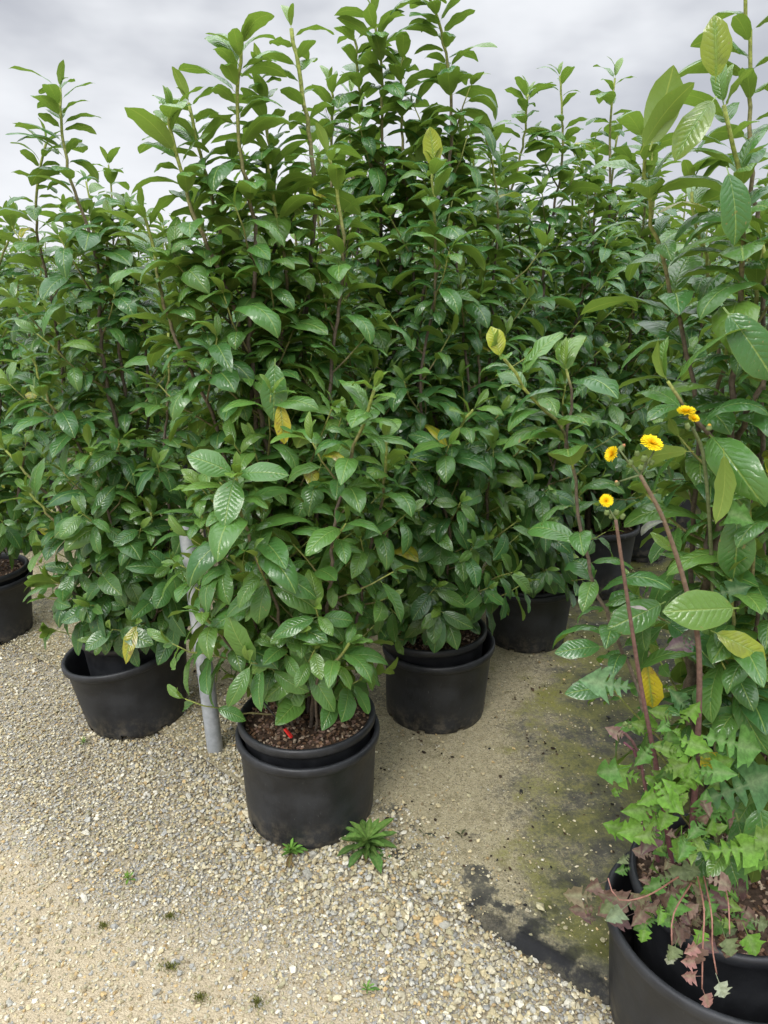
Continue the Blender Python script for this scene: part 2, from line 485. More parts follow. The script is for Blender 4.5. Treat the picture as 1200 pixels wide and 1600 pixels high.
    def meshes(s, off, name='laurel'):
        q = s.L
        A = lambda k: np.array(q[k], float)
        V, F, uv, tn = leaf_batch(A('p'), A('d'), A('n'), A('l'), A('w'), A('b'), A('f'), A('wv'), A('tw'), A('t'), s.near)
        lm = mesh_np(name + ' leaves', V - off, F, tn, uv)
        return lm, [g.mesh(name + ' stem', True, off) for g in s.stems]

# ------------------------------------------------------------------ pots
def pot_geo(rt=.215, rb=.178, h=.30, lip=.028, notch=True, shear=(0, 0, 0, 0), seed=0):
    g = Geo(); rw = rt - .012
    rr = lambda z: rb + (rw - rb) * (z / h) ** .9
    prof = [(rb - .012, .0), (rb - .003, .0015), (rr(.004), .006), (rr(.022), .022), (rr(h * .3), h * .3), (rr(h * .6), h * .6), (rr(h - lip - .006), h - lip - .006),
            (rw + .001, h - lip - .002), (rt - .004, h - lip), (rt - .001, h - lip + .004), (rt, h - lip * .5), (rt - .001, h - .006), (rt - .004, h - .0015), (rt - .008, h),
            (rt - .013, h - .001), (rt - .017, h - .005), (rw - .008, h - lip), (rr(h * .6) - .006, h * .6), (rr(h * .3) - .006, h * .3), (rb - .006, .012)]
    n = 96
    def skip(i, j):
        return notch and i in (1, 2) and (j + seed * 3) % 12 in (0, 1)
    lathe(g, prof, n, (0, 0, 0, 1), skip, shear)
    # floor of the pot
    lathe(g, [(rb - .006, .012), (rb * .5, .0125), (.002, .013)], n, (0, 0, 0, 1), None, (0, 0, 0, 0))
    return g

def chips(g, z, rad, n, r, shear=(0, 0, 0, 0), size=(.003, .0095)):
    pal = [(.16, .095, .055), (.10, .055, .032), (.24, .165, .11), (.055, .035, .025), (.33, .26, .19), (.19, .12, .09)]
    for _ in range(n):
        a = r.uniform(0, 6.28); q = rad * math.sqrt(r.random())
        c = np.array([q * math.cos(a), q * math.sin(a), z + r.uniform(-.002, .008)])
        l, w_, t = r.uniform(*size), r.uniform(.002, .006), r.uniform(.001, .003)
        th, ti = r.uniform(0, 3.14), r.normal(0, .35)
        ex = np.array([math.cos(th) * math.cos(ti), math.sin(th) * math.cos(ti), math.sin(ti)]); ey = nrm(np.cross([0, 0, 1.0], ex)); ez = np.cross(ex, ey)
        k = r.uniform(.55, 1.0, 8)
        V = []
        for i in range(8):
            sx, sy, sz = (1 if i & 1 else -1), (1 if i & 2 else -1), (1 if i & 4 else -1)
            V.append(c + ex * l * sx * k[i] + ey * w_ * sy * k[(i + 3) % 8] + ez * t * sz)
        col = np.array(pal[r.integers(len(pal))]) * r.uniform(.7, 1.3)
        g.add(V, [(0, 2, 3, 1), (4, 5, 7, 6), (0, 1, 5, 4), (2, 6, 7, 3), (0, 4, 6, 2), (1, 3, 7, 5)], (*col, 1))

def mulch_geo(rad, z, n, seed):
    r = np.random.default_rng(seed); g = Geo()
    m = 14; k = 40
    V = [[0, 0, z + .006]]
    th = np.linspace(0, 2 * np.pi, k, endpoint=False)
    rings = np.linspace(.01, rad, m)
    V = np.array([[q * math.cos(t), q * math.sin(t), z + r.normal(0, .0018) + .006 * (1 - q / rad)] for q in rings for t in th])
    F = [(i * k + j, i * k + (j + 1) % k, (i + 1) * k + (j + 1) % k, (i + 1) * k + j) for i in range(m - 1) for j in range(k)]
    g.add(V, F, (.055, .036, .025, 1))
    chips(g, z + .002, rad - .008, n, r)
    return g

OUT_H = .30
outer_cache = {}
def outer_pot(loc, label, seed=0, rot=0.0, shear=(0, 0, 0, 0), group='black outer pots that the potted laurels stand in', rt=.215, taper=.037):
    key = (seed, shear, rt, taper)
    if key not in outer_cache:
        outer_cache[key] = pot_geo(rt, rt - taper, OUT_H, shear=shear, seed=seed).mesh('outer pot')
    o = link('plant_pot', outer_cache[key], POT, None, loc); o.rotation_euler[2] = rot
    return tag(o, label, 'plant pot', group)

INNER = {}
def inner_meshes(k, n):
    if (k, n) not in INNER:
        ir = {1: .2165, 2: .2125}.get(k, .2055)
        INNER[(k, n)] = (pot_geo(ir, ir - .036, .30, notch=False, seed=k).mesh('inner pot'), mulch_geo(ir - .017, .268, n, 50 + k).mesh('mulch', False))
    return INNER[(k, n)]

def potted(loc, plant=None, meshes=None, label='', group='potted laurels standing in rows', tilt=(0, 0), nchips=380, k=0, rot=0.0, dupl=False, sc=1.0, youth=None):
    """loc is the foot of the inner pot; plant geometry is in world space for hand placed ones, about the foot for copies"""
    root = link('potted_laurel', None, None, None, loc)
    root.empty_display_size = .1
    tag(root, label, 'potted shrub', group)
    pm, mm = inner_meshes(k, nchips)
    a = link('pot', pm, POT, root); a.rotation_euler = (tilt[0], tilt[1], 0)
    b = link('bark_mulch', mm, CHIP, root); b.rotation_euler = (tilt[0], tilt[1], 0)
    lm, st = meshes if meshes else plant.meshes(np.array(loc))
    for q in st:
        link('stem', q, BARK, root)
    link('foliage', lm, LEAF, root)
    root.rotation_euler[2] = rot
    root.scale = (sc, sc, sc)
    return root

def copy_thing(root, loc, rot, sc, label, drop=()):
    c = root.copy(); COL.objects.link(c)
    c.location = loc; c.rotation_euler[2] = rot; c.scale = (sc, sc, sc); c['label'] = label
    for ch in root.children:
        if ch.name.split('.')[0] in drop: continue
        d = ch.copy(); COL.objects.link(d); d.parent = c
    return c

# ------------------------------------------------------------------ the ground
def cloth_s(x, y):
    return (y - 1.69 + .79 * x) / 1.274       # metres behind the front edge of the ground cloth

def ground_material():
    m, nt, o = new_mat('gravel bed')
    tcn = N(nt, 'ShaderNodeTexCoord'); ob = tcn.outputs['Object']
    sp = N(nt, 'ShaderNodeSeparateXYZ', {0: ob}); x, y = sp.outputs[0], sp.outputs[1]
    big = noise(nt, ob, 2.2, 4)
    # compacted sandy track in the near left
    d2 = math_(nt, 'ADD', math_(nt, 'ADD', y, math_(nt, 'MULTIPLY', x, .49)), math_(nt, 'MULTIPLY', math_(nt, 'SUBTRACT', big, .5), .55))
    sand = smooth(nt, d2, 1.32, 1.08)
    v1 = N(nt, 'ShaderNodeTexVoronoi', {'Vector': ob, 'Scale': 190.0, 'Randomness': 1.0})
    v2 = N(nt, 'ShaderNodeTexVoronoi', {'Vector': ob, 'Scale': 420.0, 'Randomness': 1.0})
    sv = N(nt, 'ShaderNodeSeparateColor', {0: v1.outputs['Color']})
    grit = mixc(nt, sv.outputs[0], (.26, .215, .135), (.42, .37, .27))
    grit = mixc(nt, smooth(nt, sv.outputs[1], .6, .9), grit, (.30, .30, .29))
    sv2 = N(nt, 'ShaderNodeSeparateColor', {0: v2.outputs['Color']})
    fine = mixc(nt, sv2.outputs[0], (.37, .305, .20), (.50, .43, .30))
    f = noise(nt, ob, 55.0, 5, .7)
    fine = mixc(nt, smooth(nt, f, .4, .7, 0, .5), fine, (.30, .24, .155))
    c = mixc(nt, sand, grit, fine)
    h = math_(nt, 'ADD', math_(nt, 'MULTIPLY', v1.outputs['Distance'], -1.0), math_(nt, 'MULTIPLY', f, .5))
    bp = N(nt, 'ShaderNodeBump', {'Strength': .8, 'Distance': .004, 'Height': h})
    b = N(nt, 'ShaderNodeBsdfPrincipled', {'Base Color': c, 'Roughness': .95, 'Specular IOR Level': .15, 'Normal': bp.outputs[0]})
    nt.links.new(b.outputs[0], o.inputs[0])
    return m

def cloth_material():
    m, nt, o = new_mat('woven ground cloth')
    tcn = N(nt, 'ShaderNodeTexCoord'); ob = tcn.outputs['Object']
    sp = N(nt, 'ShaderNodeSeparateXYZ', {0: ob}); x, y = sp.outputs[0], sp.outputs[1]
    wv = N(nt, 'ShaderNodeTexBrick', {'Vector': ob, 'Scale': 260.0, 'Mortar Size': .06, 'Color1': (.018, .019, .022, 1), 'Color2': (.034, .036, .040, 1), 'Mortar': (.008, .008, .009, 1)})
    big = noise(nt, ob, 3.2, 5, .6)
    mid = noise(nt, ob, 14.0, 6, .7)
    fine = noise(nt, ob, 90.0, 5, .75)
    # how much sand lies on the cloth: washed along the left of the aisle and by the gravel edge
    s = math_(nt, 'DIVIDE', math_(nt, 'ADD', math_(nt, 'SUBTRACT', y, 1.69), math_(nt, 'MULTIPLY', x, .79)), 1.274)
    # u = across the aisle, measured from the line of the middle row of pots
    u = math_(nt, 'SUBTRACT', math_(nt, 'MULTIPLY', math_(nt, 'ADD', x, .237), .79), math_(nt, 'MULTIPLY', math_(nt, 'SUBTRACT', y, 1.956), .613))
    xx = math_(nt, 'MAXIMUM', math_(nt, 'SUBTRACT', x, math_(nt, 'MULTIPLY', math_(nt, 'SUBTRACT', y, 2.0), .25)), -.02)
    sandy = math_(nt, 'SUBTRACT', 1.0, math_(nt, 'ABSOLUTE', math_(nt, 'DIVIDE', math_(nt, 'SUBTRACT', xx, .20), .52)))
    sandy = math_(nt, 'ADD', math_(nt, 'MULTIPLY', sandy, .40), math_(nt, 'MULTIPLY', big, .55))
    sandy = math_(nt, 'ADD', sandy, math_(nt, 'MULTIPLY', mid, .42))
    worn = math_(nt, 'MULTIPLY', smooth(nt, noise(nt, ob, 9.0, 5, .65), .50, .60), smooth(nt, s, .42, .12))
    sandy = math_(nt, 'SUBTRACT', sandy, math_(nt, 'MULTIPLY', math_(nt, 'MULTIPLY', worn, .27), smooth(nt, x, -.12, .0)))
    sandy = math_(nt, 'ADD', sandy, math_(nt, 'MULTIPLY', fine, .22))
    ms = smooth(nt, math_(nt, 'MULTIPLY_ADD', fine, .25, sandy), .72, .98)
    edge = math_(nt, 'MULTIPLY', smooth(nt, math_(nt, 'MULTIPLY_ADD', fine, .05, math_(nt, 'MULTIPLY_ADD', mid, .14, s)), .165, .105), smooth(nt, x, .05, .3))
    ms = math_(nt, 'MULTIPLY', ms, math_(nt, 'SUBTRACT', 1.0, math_(nt, 'MULTIPLY', edge, .8)))
    vs = N(nt, 'ShaderNodeTexVoronoi', {'Vector': ob, 'Scale': 330.0})
    vsc = N(nt, 'ShaderNodeSeparateColor', {0: vs.outputs['Color']})
    sandc = mixc(nt, smooth(nt, fine, .3, .7), (.235, .20, .115), (.43, .38, .24))
    sandc = mixc(nt, smooth(nt, vsc.outputs[0], .72, .95), sandc, (.46, .41, .29))
    sandc = mixc(nt, smooth(nt, vsc.outputs[1], .86, .98, 0, .8), sandc, (.07, .06, .045))
    sandc = mixc(nt, smooth(nt, mid, .5, .72, 0, .75), sandc, (.17, .15, .085))
    algae = mixc(nt, fine, (.10, .105, .025), (.27, .27, .05))
    am = math_(nt, 'ADD', math_(nt, 'MULTIPLY', noise(nt, ob, 5.0, 5, .65), .8), math_(nt, 'MULTIPLY', smooth(nt, xx, .25, .60), .20))
    am = smooth(nt, math_(nt, 'MULTIPLY_ADD', fine, .30, math_(nt, 'MULTIPLY_ADD', mid, .2, am)), .73, .96)
    edge = math_(nt, 'MULTIPLY', smooth(nt, math_(nt, 'MULTIPLY_ADD', fine, .05, math_(nt, 'MULTIPLY_ADD', mid, .14, s)), .165, .105), smooth(nt, x, .05, .25))
    thin = math_(nt, 'MULTIPLY', smooth(nt, sandy, .40, .74, 0.15, .85), math_(nt, 'SUBTRACT', 1.0, math_(nt, 'MULTIPLY', edge, .85)))
    c = mixc(nt, thin, wv.outputs[0], (.115, .11, .085))
    c = mixc(nt, ms, c, sandc)
    c = mixc(nt, math_(nt, 'MULTIPLY', math_(nt, 'MULTIPLY', am, smooth(nt, s, .02, .12)), math_(nt, 'MULTIPLY_ADD', ms, .30, .55)), c, algae)
    bp = N(nt, 'ShaderNodeBump', {'Strength': .5, 'Distance': .003, 'Height': math_(nt, 'ADD', math_(nt, 'MULTIPLY', math_(nt, 'ADD', fine, vsc.outputs[0]), ms), math_(nt, 'MULTIPLY', wv.outputs[1], -.15))})
    b = N(nt, 'ShaderNodeBsdfPrincipled', {'Base Color': c, 'Roughness': smooth(nt, ms, 0, 1, .6, .95), 'Specular IOR Level': .25, 'Normal': bp.outputs[0]})
    nt.links.new(b.outputs[0], o.inputs[0])
    return m

def grid_mesh(name, xs, ys, zf):
    X, Y = np.meshgrid(xs, ys); Z = zf(X, Y)
    V = np.stack([X, Y, Z], -1).reshape(-1, 3)
    ny, nx = X.shape; idx = np.arange(nx * ny).reshape(ny, nx)
    F = np.stack([idx[:-1, :-1], idx[:-1, 1:], idx[1:, 1:], idx[1:, :-1]], -1).reshape(-1, 4)
    return mesh_np(name, V, F)
gx = np.concatenate([[-600, -100, -20, -6], np.linspace(-3.2, 3.2, 130), [6, 20, 100, 600]])
gy = np.concatenate([[-600, -60, -5, 0], np.linspace(.7, 5.2, 110), [8, 20, 100, 900]])
def gz(X, Y):
    k = np.exp(-((X / 4) ** 2 + ((Y - 2.5) / 4) ** 2))
    return (.004 * np.sin(X * 3.1 + 1) * np.cos(Y * 2.7) + .003 * np.sin(X * 7.3 + Y * 5.1)) * k - .007
tag(link('gravel_ground', grid_mesh('ground', gx, gy, gz), ground_material()), kind='structure')

# ground cloth: from its front edge back under all the rows
t_ = np.linspace(-9, 9, 361); s_ = np.concatenate([[-.02, -.005, .01, .025, .04, .06, .08, .11, .15], np.linspace(.2, 3, 60), [5, 9, 16, 24]])
e_t = np.array([.785, -.620]); e_s = np.array([.620, .785])
TT, SS = np.meshgrid(t_, s_)
edge_w = .006 * np.sin(TT * 5.3) + .004 * np.sin(TT * 13.1 + 1)
PX = TT * e_t[0] + (SS + edge_w) * e_s[0]; PY = 1.69 + TT * e_t[1] + (SS + edge_w) * e_s[1]
ZC = .001 + .0012 * np.sin(PX * 9) * np.sin(PY * 7) + .004
ridge = np.exp(-((SS - .022) / .016) ** 2) * .012 * np.clip((PX - .2) / .1, 0, 1) * np.clip((.62 - PX) / .1, 0, 1)
ridge += np.exp(-((SS - .075) / .022) ** 2) * .010 * np.clip((PX - .25) / .15, 0, 1) * np.clip((.75 - PX) / .15, 0, 1)
ridge += np.exp(-((SS - .12 - .05 * np.sin(TT * 2)) / .012) ** 2) * .004
ZC = ZC + ridge
idx = np.arange(TT.size).reshape(TT.shape)
FF = np.stack([idx[:-1, :-1], idx[:-1, 1:], idx[1:, 1:], idx[1:, :-1]], -1).reshape(-1, 4)
cm = mesh_np('cloth', np.stack([PX, PY, ZC], -1).reshape(-1, 3), FF)
tag(link('ground_cloth', cm, cloth_material()), kind='structure')

# ---- stones
def ico():
    t = (1 + 5 ** .5) / 2
    V = nrm(np.array([(-1, t, 0), (1, t, 0), (-1, -t, 0), (1, -t, 0), (0, -1, t), (0, 1, t), (0, -1, -t), (0, 1, -t), (t, 0, -1), (t, 0, 1), (-t, 0, -1), (-t, 0, 1)], float))
    F = np.array([(0, 11, 5), (0, 5, 1), (0, 1, 7), (0, 7, 10), (0, 10, 11), (1, 5, 9), (5, 11, 4), (11, 10, 2), (10, 7, 6), (7, 1, 8), (3, 9, 4), (3, 4, 2), (3, 2, 6), (3, 6, 8), (3, 8, 9), (4, 9, 5), (2, 4, 11), (6, 2, 10), (8, 6, 7), (9, 8, 1)])
    return V, F
IV, IF = ico()
def stones(name, x, y, z, size, pal, wts, flat=.62, smooth_=False):
    n = len(x); r = rng
    V = IV[None] * r.uniform(.72, 1.18, (n, 12, 1))
    V = V + r.normal(0, .10, (n, 12, 3))
    V[..., 0] *= r.uniform(.9, 1.5, (n, 1)); V[..., 1] *= r.uniform(.7, 1.05, (n, 1)); V[..., 2] *= r.uniform(flat * .7, flat * 1.3, (n, 1))
    ti = r.normal(0, .35, n); ct, st = np.cos(ti)[:, None], np.sin(ti)[:, None]
    a, b = V[..., 0] * ct - V[..., 2] * st, V[..., 0] * st + V[..., 2] * ct; V[..., 0], V[..., 2] = a, b
    th = r.uniform(0, 6.28, n); ct, st = np.cos(th)[:, None], np.sin(th)[:, None]
    a, b = V[..., 0] * ct - V[..., 1] * st, V[..., 0] * st + V[..., 1] * ct; V[..., 0], V[..., 1] = a, b
    V = V * size[:, None, None] + np.stack([x, y, z], -1)[:, None, :]
    F = (IF[None] + (np.arange(n) * 12)[:, None, None]).reshape(-1, 3)
    ci = r.choice(len(pal), n, p=np.array(wts) / sum(wts))
    c = np.array(pal)[ci] * np.array([.86, .85, .77]) * r.uniform(.72, 1.22, (n, 1))
    tn = np.concatenate([c, np.ones((n, 1))], 1)
    me = mesh_np(name, V.reshape(-1, 3), F, np.repeat(tn, 12, axis=0), None, smooth_)
    return me
PAL = [(.52, .45, .30), (.60, .55, .43), (.46, .45, .42), (.36, .36, .36), (.70, .67, .60), (.50, .37, .20), (.33, .27, .18), (.42, .39, .27)]
WTS = [26, 22, 16, 9, 7, 6, 6, 12]
def in_view(x, y, pad=.12):
    zc = y * CP + CAM_H * SP
    return np.abs(x) < zc * .541 + pad
def scatter(n, x0, x1, y0, y1):
    x = rng.uniform(x0, x1, n); y = rng.uniform(y0, y1, n)
    k = in_view(x, y); return x[k], y[k]
def lowf_noise(x, y, f, ph):
    return .5 + .25 * np.sin(x * f + ph) * np.cos(y * f * 1.13 + ph * 2) + .25 * np.sin((x + y) * f * 1.9 + ph * 3)
x, y = scatter(250000, -3.0, 1.2, 1.0, 4.4)
s = cloth_s(x, y) + .05 * (lowf_noise(x, y, 9, 1) - .5)
spill = np.where(x < -.15, .40, np.where(x < .22, .20, .012))
prob = np.clip(1.25 - (s - .0) / spill, 0, 1) ** 1.3
prob *= 1 / (1 + np.maximum(0, y - 2.3) * .9)
d2 = y + .49 * x + .30 * (lowf_noise(x, y, 5, 4) - .5)
sandk = np.clip((1.36 - d2) / .28, 0, 1)
prob *= (1 - .45 * sandk)
keep = rng.random(len(x)) < prob * .95
x, y, s, sandk = x[keep], y[keep], s[keep], sandk[keep]
sz = np.exp(rng.normal(math.log(.0036), .33, len(x)))
coarse = np.clip(1 - np.abs(s + .12) / .26, 0, 1) * np.clip((x + 1.2) / .8, 0, 1)
sz *= 1 + coarse * rng.uniform(0, .95, len(x))
z = gz(x, y) + sz * .35 + rng.uniform(0, .006, len(x)) * (1 - .8 * sandk) - .15 * sz * sandk + np.where(s > -.02, .012, 0)
tag(link('gravel', stones('gravel', x, y, z, sz, PAL, WTS), STONE), 'pale beige and grey limestone gravel covering the ground before the pots', 'gravel', kind='stuff')
# larger stones lying in the gravel
x, y = scatter(5200, -2.6, 1.1, 1.0, 3.6)
s = cloth_s(x, y)
pr = np.clip(1 - np.abs(s + .15) / .30, .06, 1) * np.clip((x + 1.5) / 1.2, .15, 1) * (s < .04)
k = rng.random(len(x)) < pr * .35; x, y = x[k], y[k]
sz = rng.uniform(.005, .0115, len(x))
tag(link('gravel_stones', stones('stones', x, y, gz(x, y) + .004 + sz * .35, sz, [(.62, .60, .55), (.48, .48, .47), (.60, .54, .40), (.40, .36, .30), (.72, .70, .66), (.52, .38, .22)], [30, 20, 24, 8, 12, 4], .55), STONE), 'larger whitish and grey stones lying in the gravel near the cloth edge', 'gravel', kind='stuff')
# grit and small stones strewn on the cloth
x, y = scatter(170000, -2.6, 2.4, 1.2, 4.6)
s = cloth_s(x, y); uu = x - (y - 2.0) * .25 - .05
pr = (s > .02) * np.clip(.12 + .5 * np.exp(-s / .16) + .35 * np.exp(-((uu - .12) / .16) ** 2) * np.exp(-s / .5), 0, 1) * (.4 + .9 * (lowf_noise(x, y, 14, 2) > .5))
k = rng.random(len(x)) < pr * .8; x, y = x[k], y[k]
sz = np.exp(rng.normal(math.log(.0023), .52, len(x)))
tag(link('loose_grit', stones('grit', x, y, .0078 + sz * .4, sz, [tuple(1.2 * q for q in c_) for c_ in PAL], [30, 12, 4, 2, 4, 12, 22, 28], .6), STONE), 'small loose stones and grit strewn over the dark ground cloth', 'grit', kind='stuff')
# dark bark crumbs
x, y = scatter(7000, -1.9, 2.6, 1.5, 4.9)
s = cloth_s(x, y); k = (s > .1) & (rng.random(len(x)) < .16 + .55 * (lowf_noise(x, y, 8, 5) > .62)); x, y = x[k], y[k]
sz = np.exp(rng.normal(math.log(.0038), .4, len(x)))
tag(link('bark_crumbs', stones('crumbs', x, y, .0078 + sz * .25, sz, [(.05, .035, .025), (.09, .06, .04), (.03, .03, .03)], [5, 3, 2], .4), CHIP), 'dark crumbs of bark spilt over the sandy ground cloth', 'bark crumbs', kind='stuff')

# ------------------------------------------------------------------ near plants, stem by stem
POS = dict(F=(-.240, 1.950), B=(-.985, 2.49), C=(.205, 2.525), D=(.69, 3.15), A=(-1.94, 3.2), E=(.735, 1.22))
IZ = .045
def top_of(n, dx=0, dy=0):
    return np.array([POS[n][0] + dx, POS[n][1] + dy, IZ + .255])
def S_path(n, dx, dy, pix):
    return [top_of(n, dx, dy)] + [P(a, b, POS[n][1] + c) for a, b, c in pix]

# F, the front plant
pl = Plant(101, clear=.395, tone=.52)  # leaves coloured lighter, most of all low down, to stand in for light
axF = top_of('F')
pl.main_stem(S_path('F', -.03, .0, [(436, 900, .02), (402, 620, .04), (395, 400, .05), (378, 190, .05), (371, 75, .05)]), axis=axF, lead=.62, side_gap=.040, size=.135, maxr=.38, side_len=(.30, .15))
pl.main_stem(S_path('F', -.05, .02, [(420, 800, .08), (392, 590, .06), (330, 400, .02), (270, 205, .02), (262, 175, 0)]), axis=axF, lead=.50, size=.125, side_gap=.05, side_from=.35, maxr=.34)
pl.main_stem(S_path('F', .02, .05, [(470, 850, .15), (482, 500, .22), (486, 300, .22), (462, 45, .22)]), r0=.0095, r1=.0055, axis=axF, lead=.78, size=.13, sp_lead=.026, green=.25, side_gap=.048, maxr=.33)
pl.main_stem(S_path('F', .01, -.03, [(505, 960, -.12), (520, 860, -.17), (548, 730, -.20), (578, 605, -.22)]), r0=.006, axis=axF, lead=.35, size=.12, side_gap=.045, side_len=(.17, .12), side_from=.12)
pl.main_stem(S_path('F', -.04, -.03, [(430, 960, -.14), (392, 850, -.22), (372, 752, -.27)]), r0=.005, axis=axF, lead=.22, size=.15, side_gap=.05, side_len=(.16, .12), side_from=.12)
pl.clear = None
pl.main_stem(S_path('F', -.05, -.02, [(395, 1050, -.10), (352, 1000, -.14), (318, 955, -.16)]), r0=.0045, axis=axF, lead=.20, size=.115, sides=False, bare=1)
pl.clear = .395
pl.main_stem(S_path('F', .03, -.05, [(500, 1070, -.16), (528, 1030, -.19), (545, 1003, -.2)]), r0=.004, axis=axF, lead=.09, size=.115, sides=False, bare=1, sp_lead=.012)
pl.main_stem(S_path('F', .04, .0, [(560, 950, -.02), (590, 820, -.04), (600, 690, -.05)]), r0=.005, axis=axF, lead=.28, size=.12, side_gap=.045, side_len=(.17, .12), side_from=.12)
pl.main_stem(S_path('F', -.02, .02, [(360, 900, -.02), (310, 800, -.06), (300, 790, -.06)]), r0=.005, axis=axF, lead=.26, size=.12, side_gap=.05, side_len=(.16, .12), side_from=.12)
pl.main_stem(S_path('F', 0, .04, [(440, 640, .1), (442, 420, .12), (425, 250, .12)]), r0=.007, axis=axF, lead=.5, size=.125, side_gap=.05, side_from=.45)
for dx, r_len, pix in ((-.03, .5, [(400, 700, .1), (352, 450, .12), (318, 260, .12), (300, 165, .12)]), (.02, .5, [(450, 700, .18), (430, 400, .2), (418, 200, .2), (410, 120, .2)]),
                       (.04, .45, [(500, 800, .1), (530, 500, .12), (528, 330, .12), (520, 240, .12)]), (-.04, .4, [(380, 800, .05), (290, 560, .05), (240, 400, .05), (215, 330, .05)])):
    pl.main_stem(S_path('F', dx, .02, pix), r0=.008, axis=axF, lead=r_len, size=.125, side_gap=.06, side_from=.4)
# a yellowing leaf hanging in the middle of the bush
p0 = P(437, 625, POS['F'][1] - .12); pl.leaf(p0, (0.1, -.2, -1), (0.2, -1, .1), .115, .40, .3, .4, (.5, .40, .7, 1))
p0 = P(430, 560, POS['F'][1] - .10); pl.leaf(p0, (-.05, -.2, -1), (0.1, -1, .2), .16, .44, .2, .3, (.75, .05, 0, 1))
# three big pale leaves at the tip of the left front shoot
tipF = P(368, 742, POS['F'][1] - .27)
pl.leaf(tipF, (-.75, -.25, .45), (-.1, -.8, .7), .125, .52, .5, .15, (.85, .05, 0, 1))
pl.leaf(tipF, (-.12, -.55, -.65), (0, -.75, .6), .135, .55, .35, .2, (.85, .05, 0, 1))
pl.leaf(tipF, (.95, -.3, .15), (0, -.7, .75), .14, .42, .5, .25, (.8, .05, 0, 1))
potted((POS['F'][0] + .002, POS['F'][1] + .004, IZ), pl, label='potted laurel nearest the middle with a black and red drip stick in its bark', tilt=(R_(-1.2), R_(-1.0)), k=1, nchips=900)
outer_pot((POS['F'][0], POS['F'][1], 0), 'black outer pot standing on gravel with two small weeds at its foot', seed=1, rt=.227, taper=.024)

# C, second in the middle row
pl = Plant(202, clear=.36); axC = top_of('C')
pl.main_stem(S_path('C', -.02, 0, [(650, 760, 0), (655, 560, .05), (682, 360, .05), (712, 180, .05), (690, 60, .05), (655, -30, .05)]), axis=axC, lead=.6, side_gap=.045, maxr=.36)
pl.main_stem(S_path('C', -.04, 0, [(620, 700, .1), (622, 420, .15), (600, 220, .15), (584, 30, .15)]), axis=axC, lead=.55, side_gap=.05, maxr=.36)
pl.main_stem(S_path('C', -.03, .03, [(560, 700, .15), (590, 420, .2), (578, 230, .2), (548, 60, .2)]), axis=axC, lead=.55, side_gap=.055, maxr=.4)
pl.main_stem(S_path('C', -.02, -.04, [(660, 700, -.15), (672, 480, -.20), (684, 330, -.22), (680, 265, -.22)]), r0=.006, axis=axC, lead=.36, side_gap=.05, size=.12)
pl.leaf(P(680, 268, POS['C'][1] - .22), (-.15, 0, 1), (0, -1, 0), .12, .5, -.1, .2, (.8, .85, .25, 1))
pl.main_stem(S_path('C', .03, -.04, [(700, 850, -.18), (690, 760, -.24), (722, 665, -.27), (735, 640, -.27)]), r0=.005, axis=axC, lead=.25, size=.13, side_gap=.045, side_len=(.18, .13))
pl.main_stem(S_path('C', .05, .0, [(760, 800, -.05), (745, 600, 0), (752, 450, .05)]), r0=.006, axis=axC, lead=.4, size=.125, side_gap=.05)
pl.main_stem(S_path('C', .04, .0, [(730, 600, .0), (705, 350, .1), (722, 210, .12)]), r0=.006, axis=axC, lead=.4, size=.125, side_gap=.05, side_from=.4)
pl.main_stem(S_path('C', -.05, -.03, [(640, 900, -.12), (610, 850, -.16), (608, 780, -.18)]), r0=.005, axis=axC, lead=.25, size=.125, side_gap=.045, side_len=(.18, .13))
for dx, pix in ((-.05, [(600, 700, .1), (540, 450, .15), (520, 250, .15), (512, 130, .15)]), (.0, [(680, 700, .1), (640, 400, .15), (632, 200, .15), (628, 90, .15)]), (.04, [(740, 700, .1), (775, 450, .15), (770, 280, .15), (762, 215, .15)])):
    pl.main_stem(S_path('C', dx, .02, pix), r0=.008, axis=axC, lead=.5, size=.125, side_gap=.055, side_from=.35, maxr=.42)
potted((POS['C'][0] - .004, POS['C'][1] + .008, IZ + .008), pl, label='potted laurel second in the middle row with an upright lime leaf on one shoot tip', tilt=(R_(-1), R_(-2.0)), k=2, nchips=700)
outer_pot((POS['C'][0], POS['C'][1], 0), 'black outer pot behind and to the right of the front pot on sandy cloth', seed=2, shear=(.010, 0, .05, .0), rt=.221, taper=.026)

# D, third in the middle row
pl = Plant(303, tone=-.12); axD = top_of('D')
pl.main_stem(S_path('D', -.03, 0, [(760, 700, -.05), (742, 500, -.05), (790, 330, -.05), (828, 150, -.05)]), axis=axD, lead=.55, side_gap=.045, maxr=.40)
pl.main_stem(S_path('D', .0, 0, [(820, 700, 0), (850, 450, 0), (872, 260, 0), (880, 120, 0)]), axis=axD, lead=.5, side_gap=.045, maxr=.40)
pl.main_stem(S_path('D', .03, 0, [(860, 700, 0), (900, 480, 0), (915, 330, 0)]), axis=axD, lead=.4, side_gap=.045, maxr=.40)
pl.main_stem(S_path('D', -.03, -.06, [(800, 760, -.2), (770, 640, -.2), (780, 520, -.2)]), axis=axD, lead=.35, side_gap=.045, r0=.006)
pl.main_stem(S_path('D', .03, -.06, [(850, 800, -.2), (870, 700, -.2), (880, 600, -.2)]), axis=axD, lead=.35, side_gap=.045, r0=.006)
for dx, pix in ((-.04, [(770, 700, .1), (745, 400, .15), (742, 230, .15)]), (.02, [(850, 700, .1), (925, 400, .1), (928, 230, .1)]), (.0, [(820, 700, .1), (810, 400, .1), (790, 250, .1)])):
    pl.main_stem(S_path('D', dx, .02, pix), r0=.008, axis=axD, lead=.45, size=.125, side_gap=.055, side_from=.35, maxr=.45)
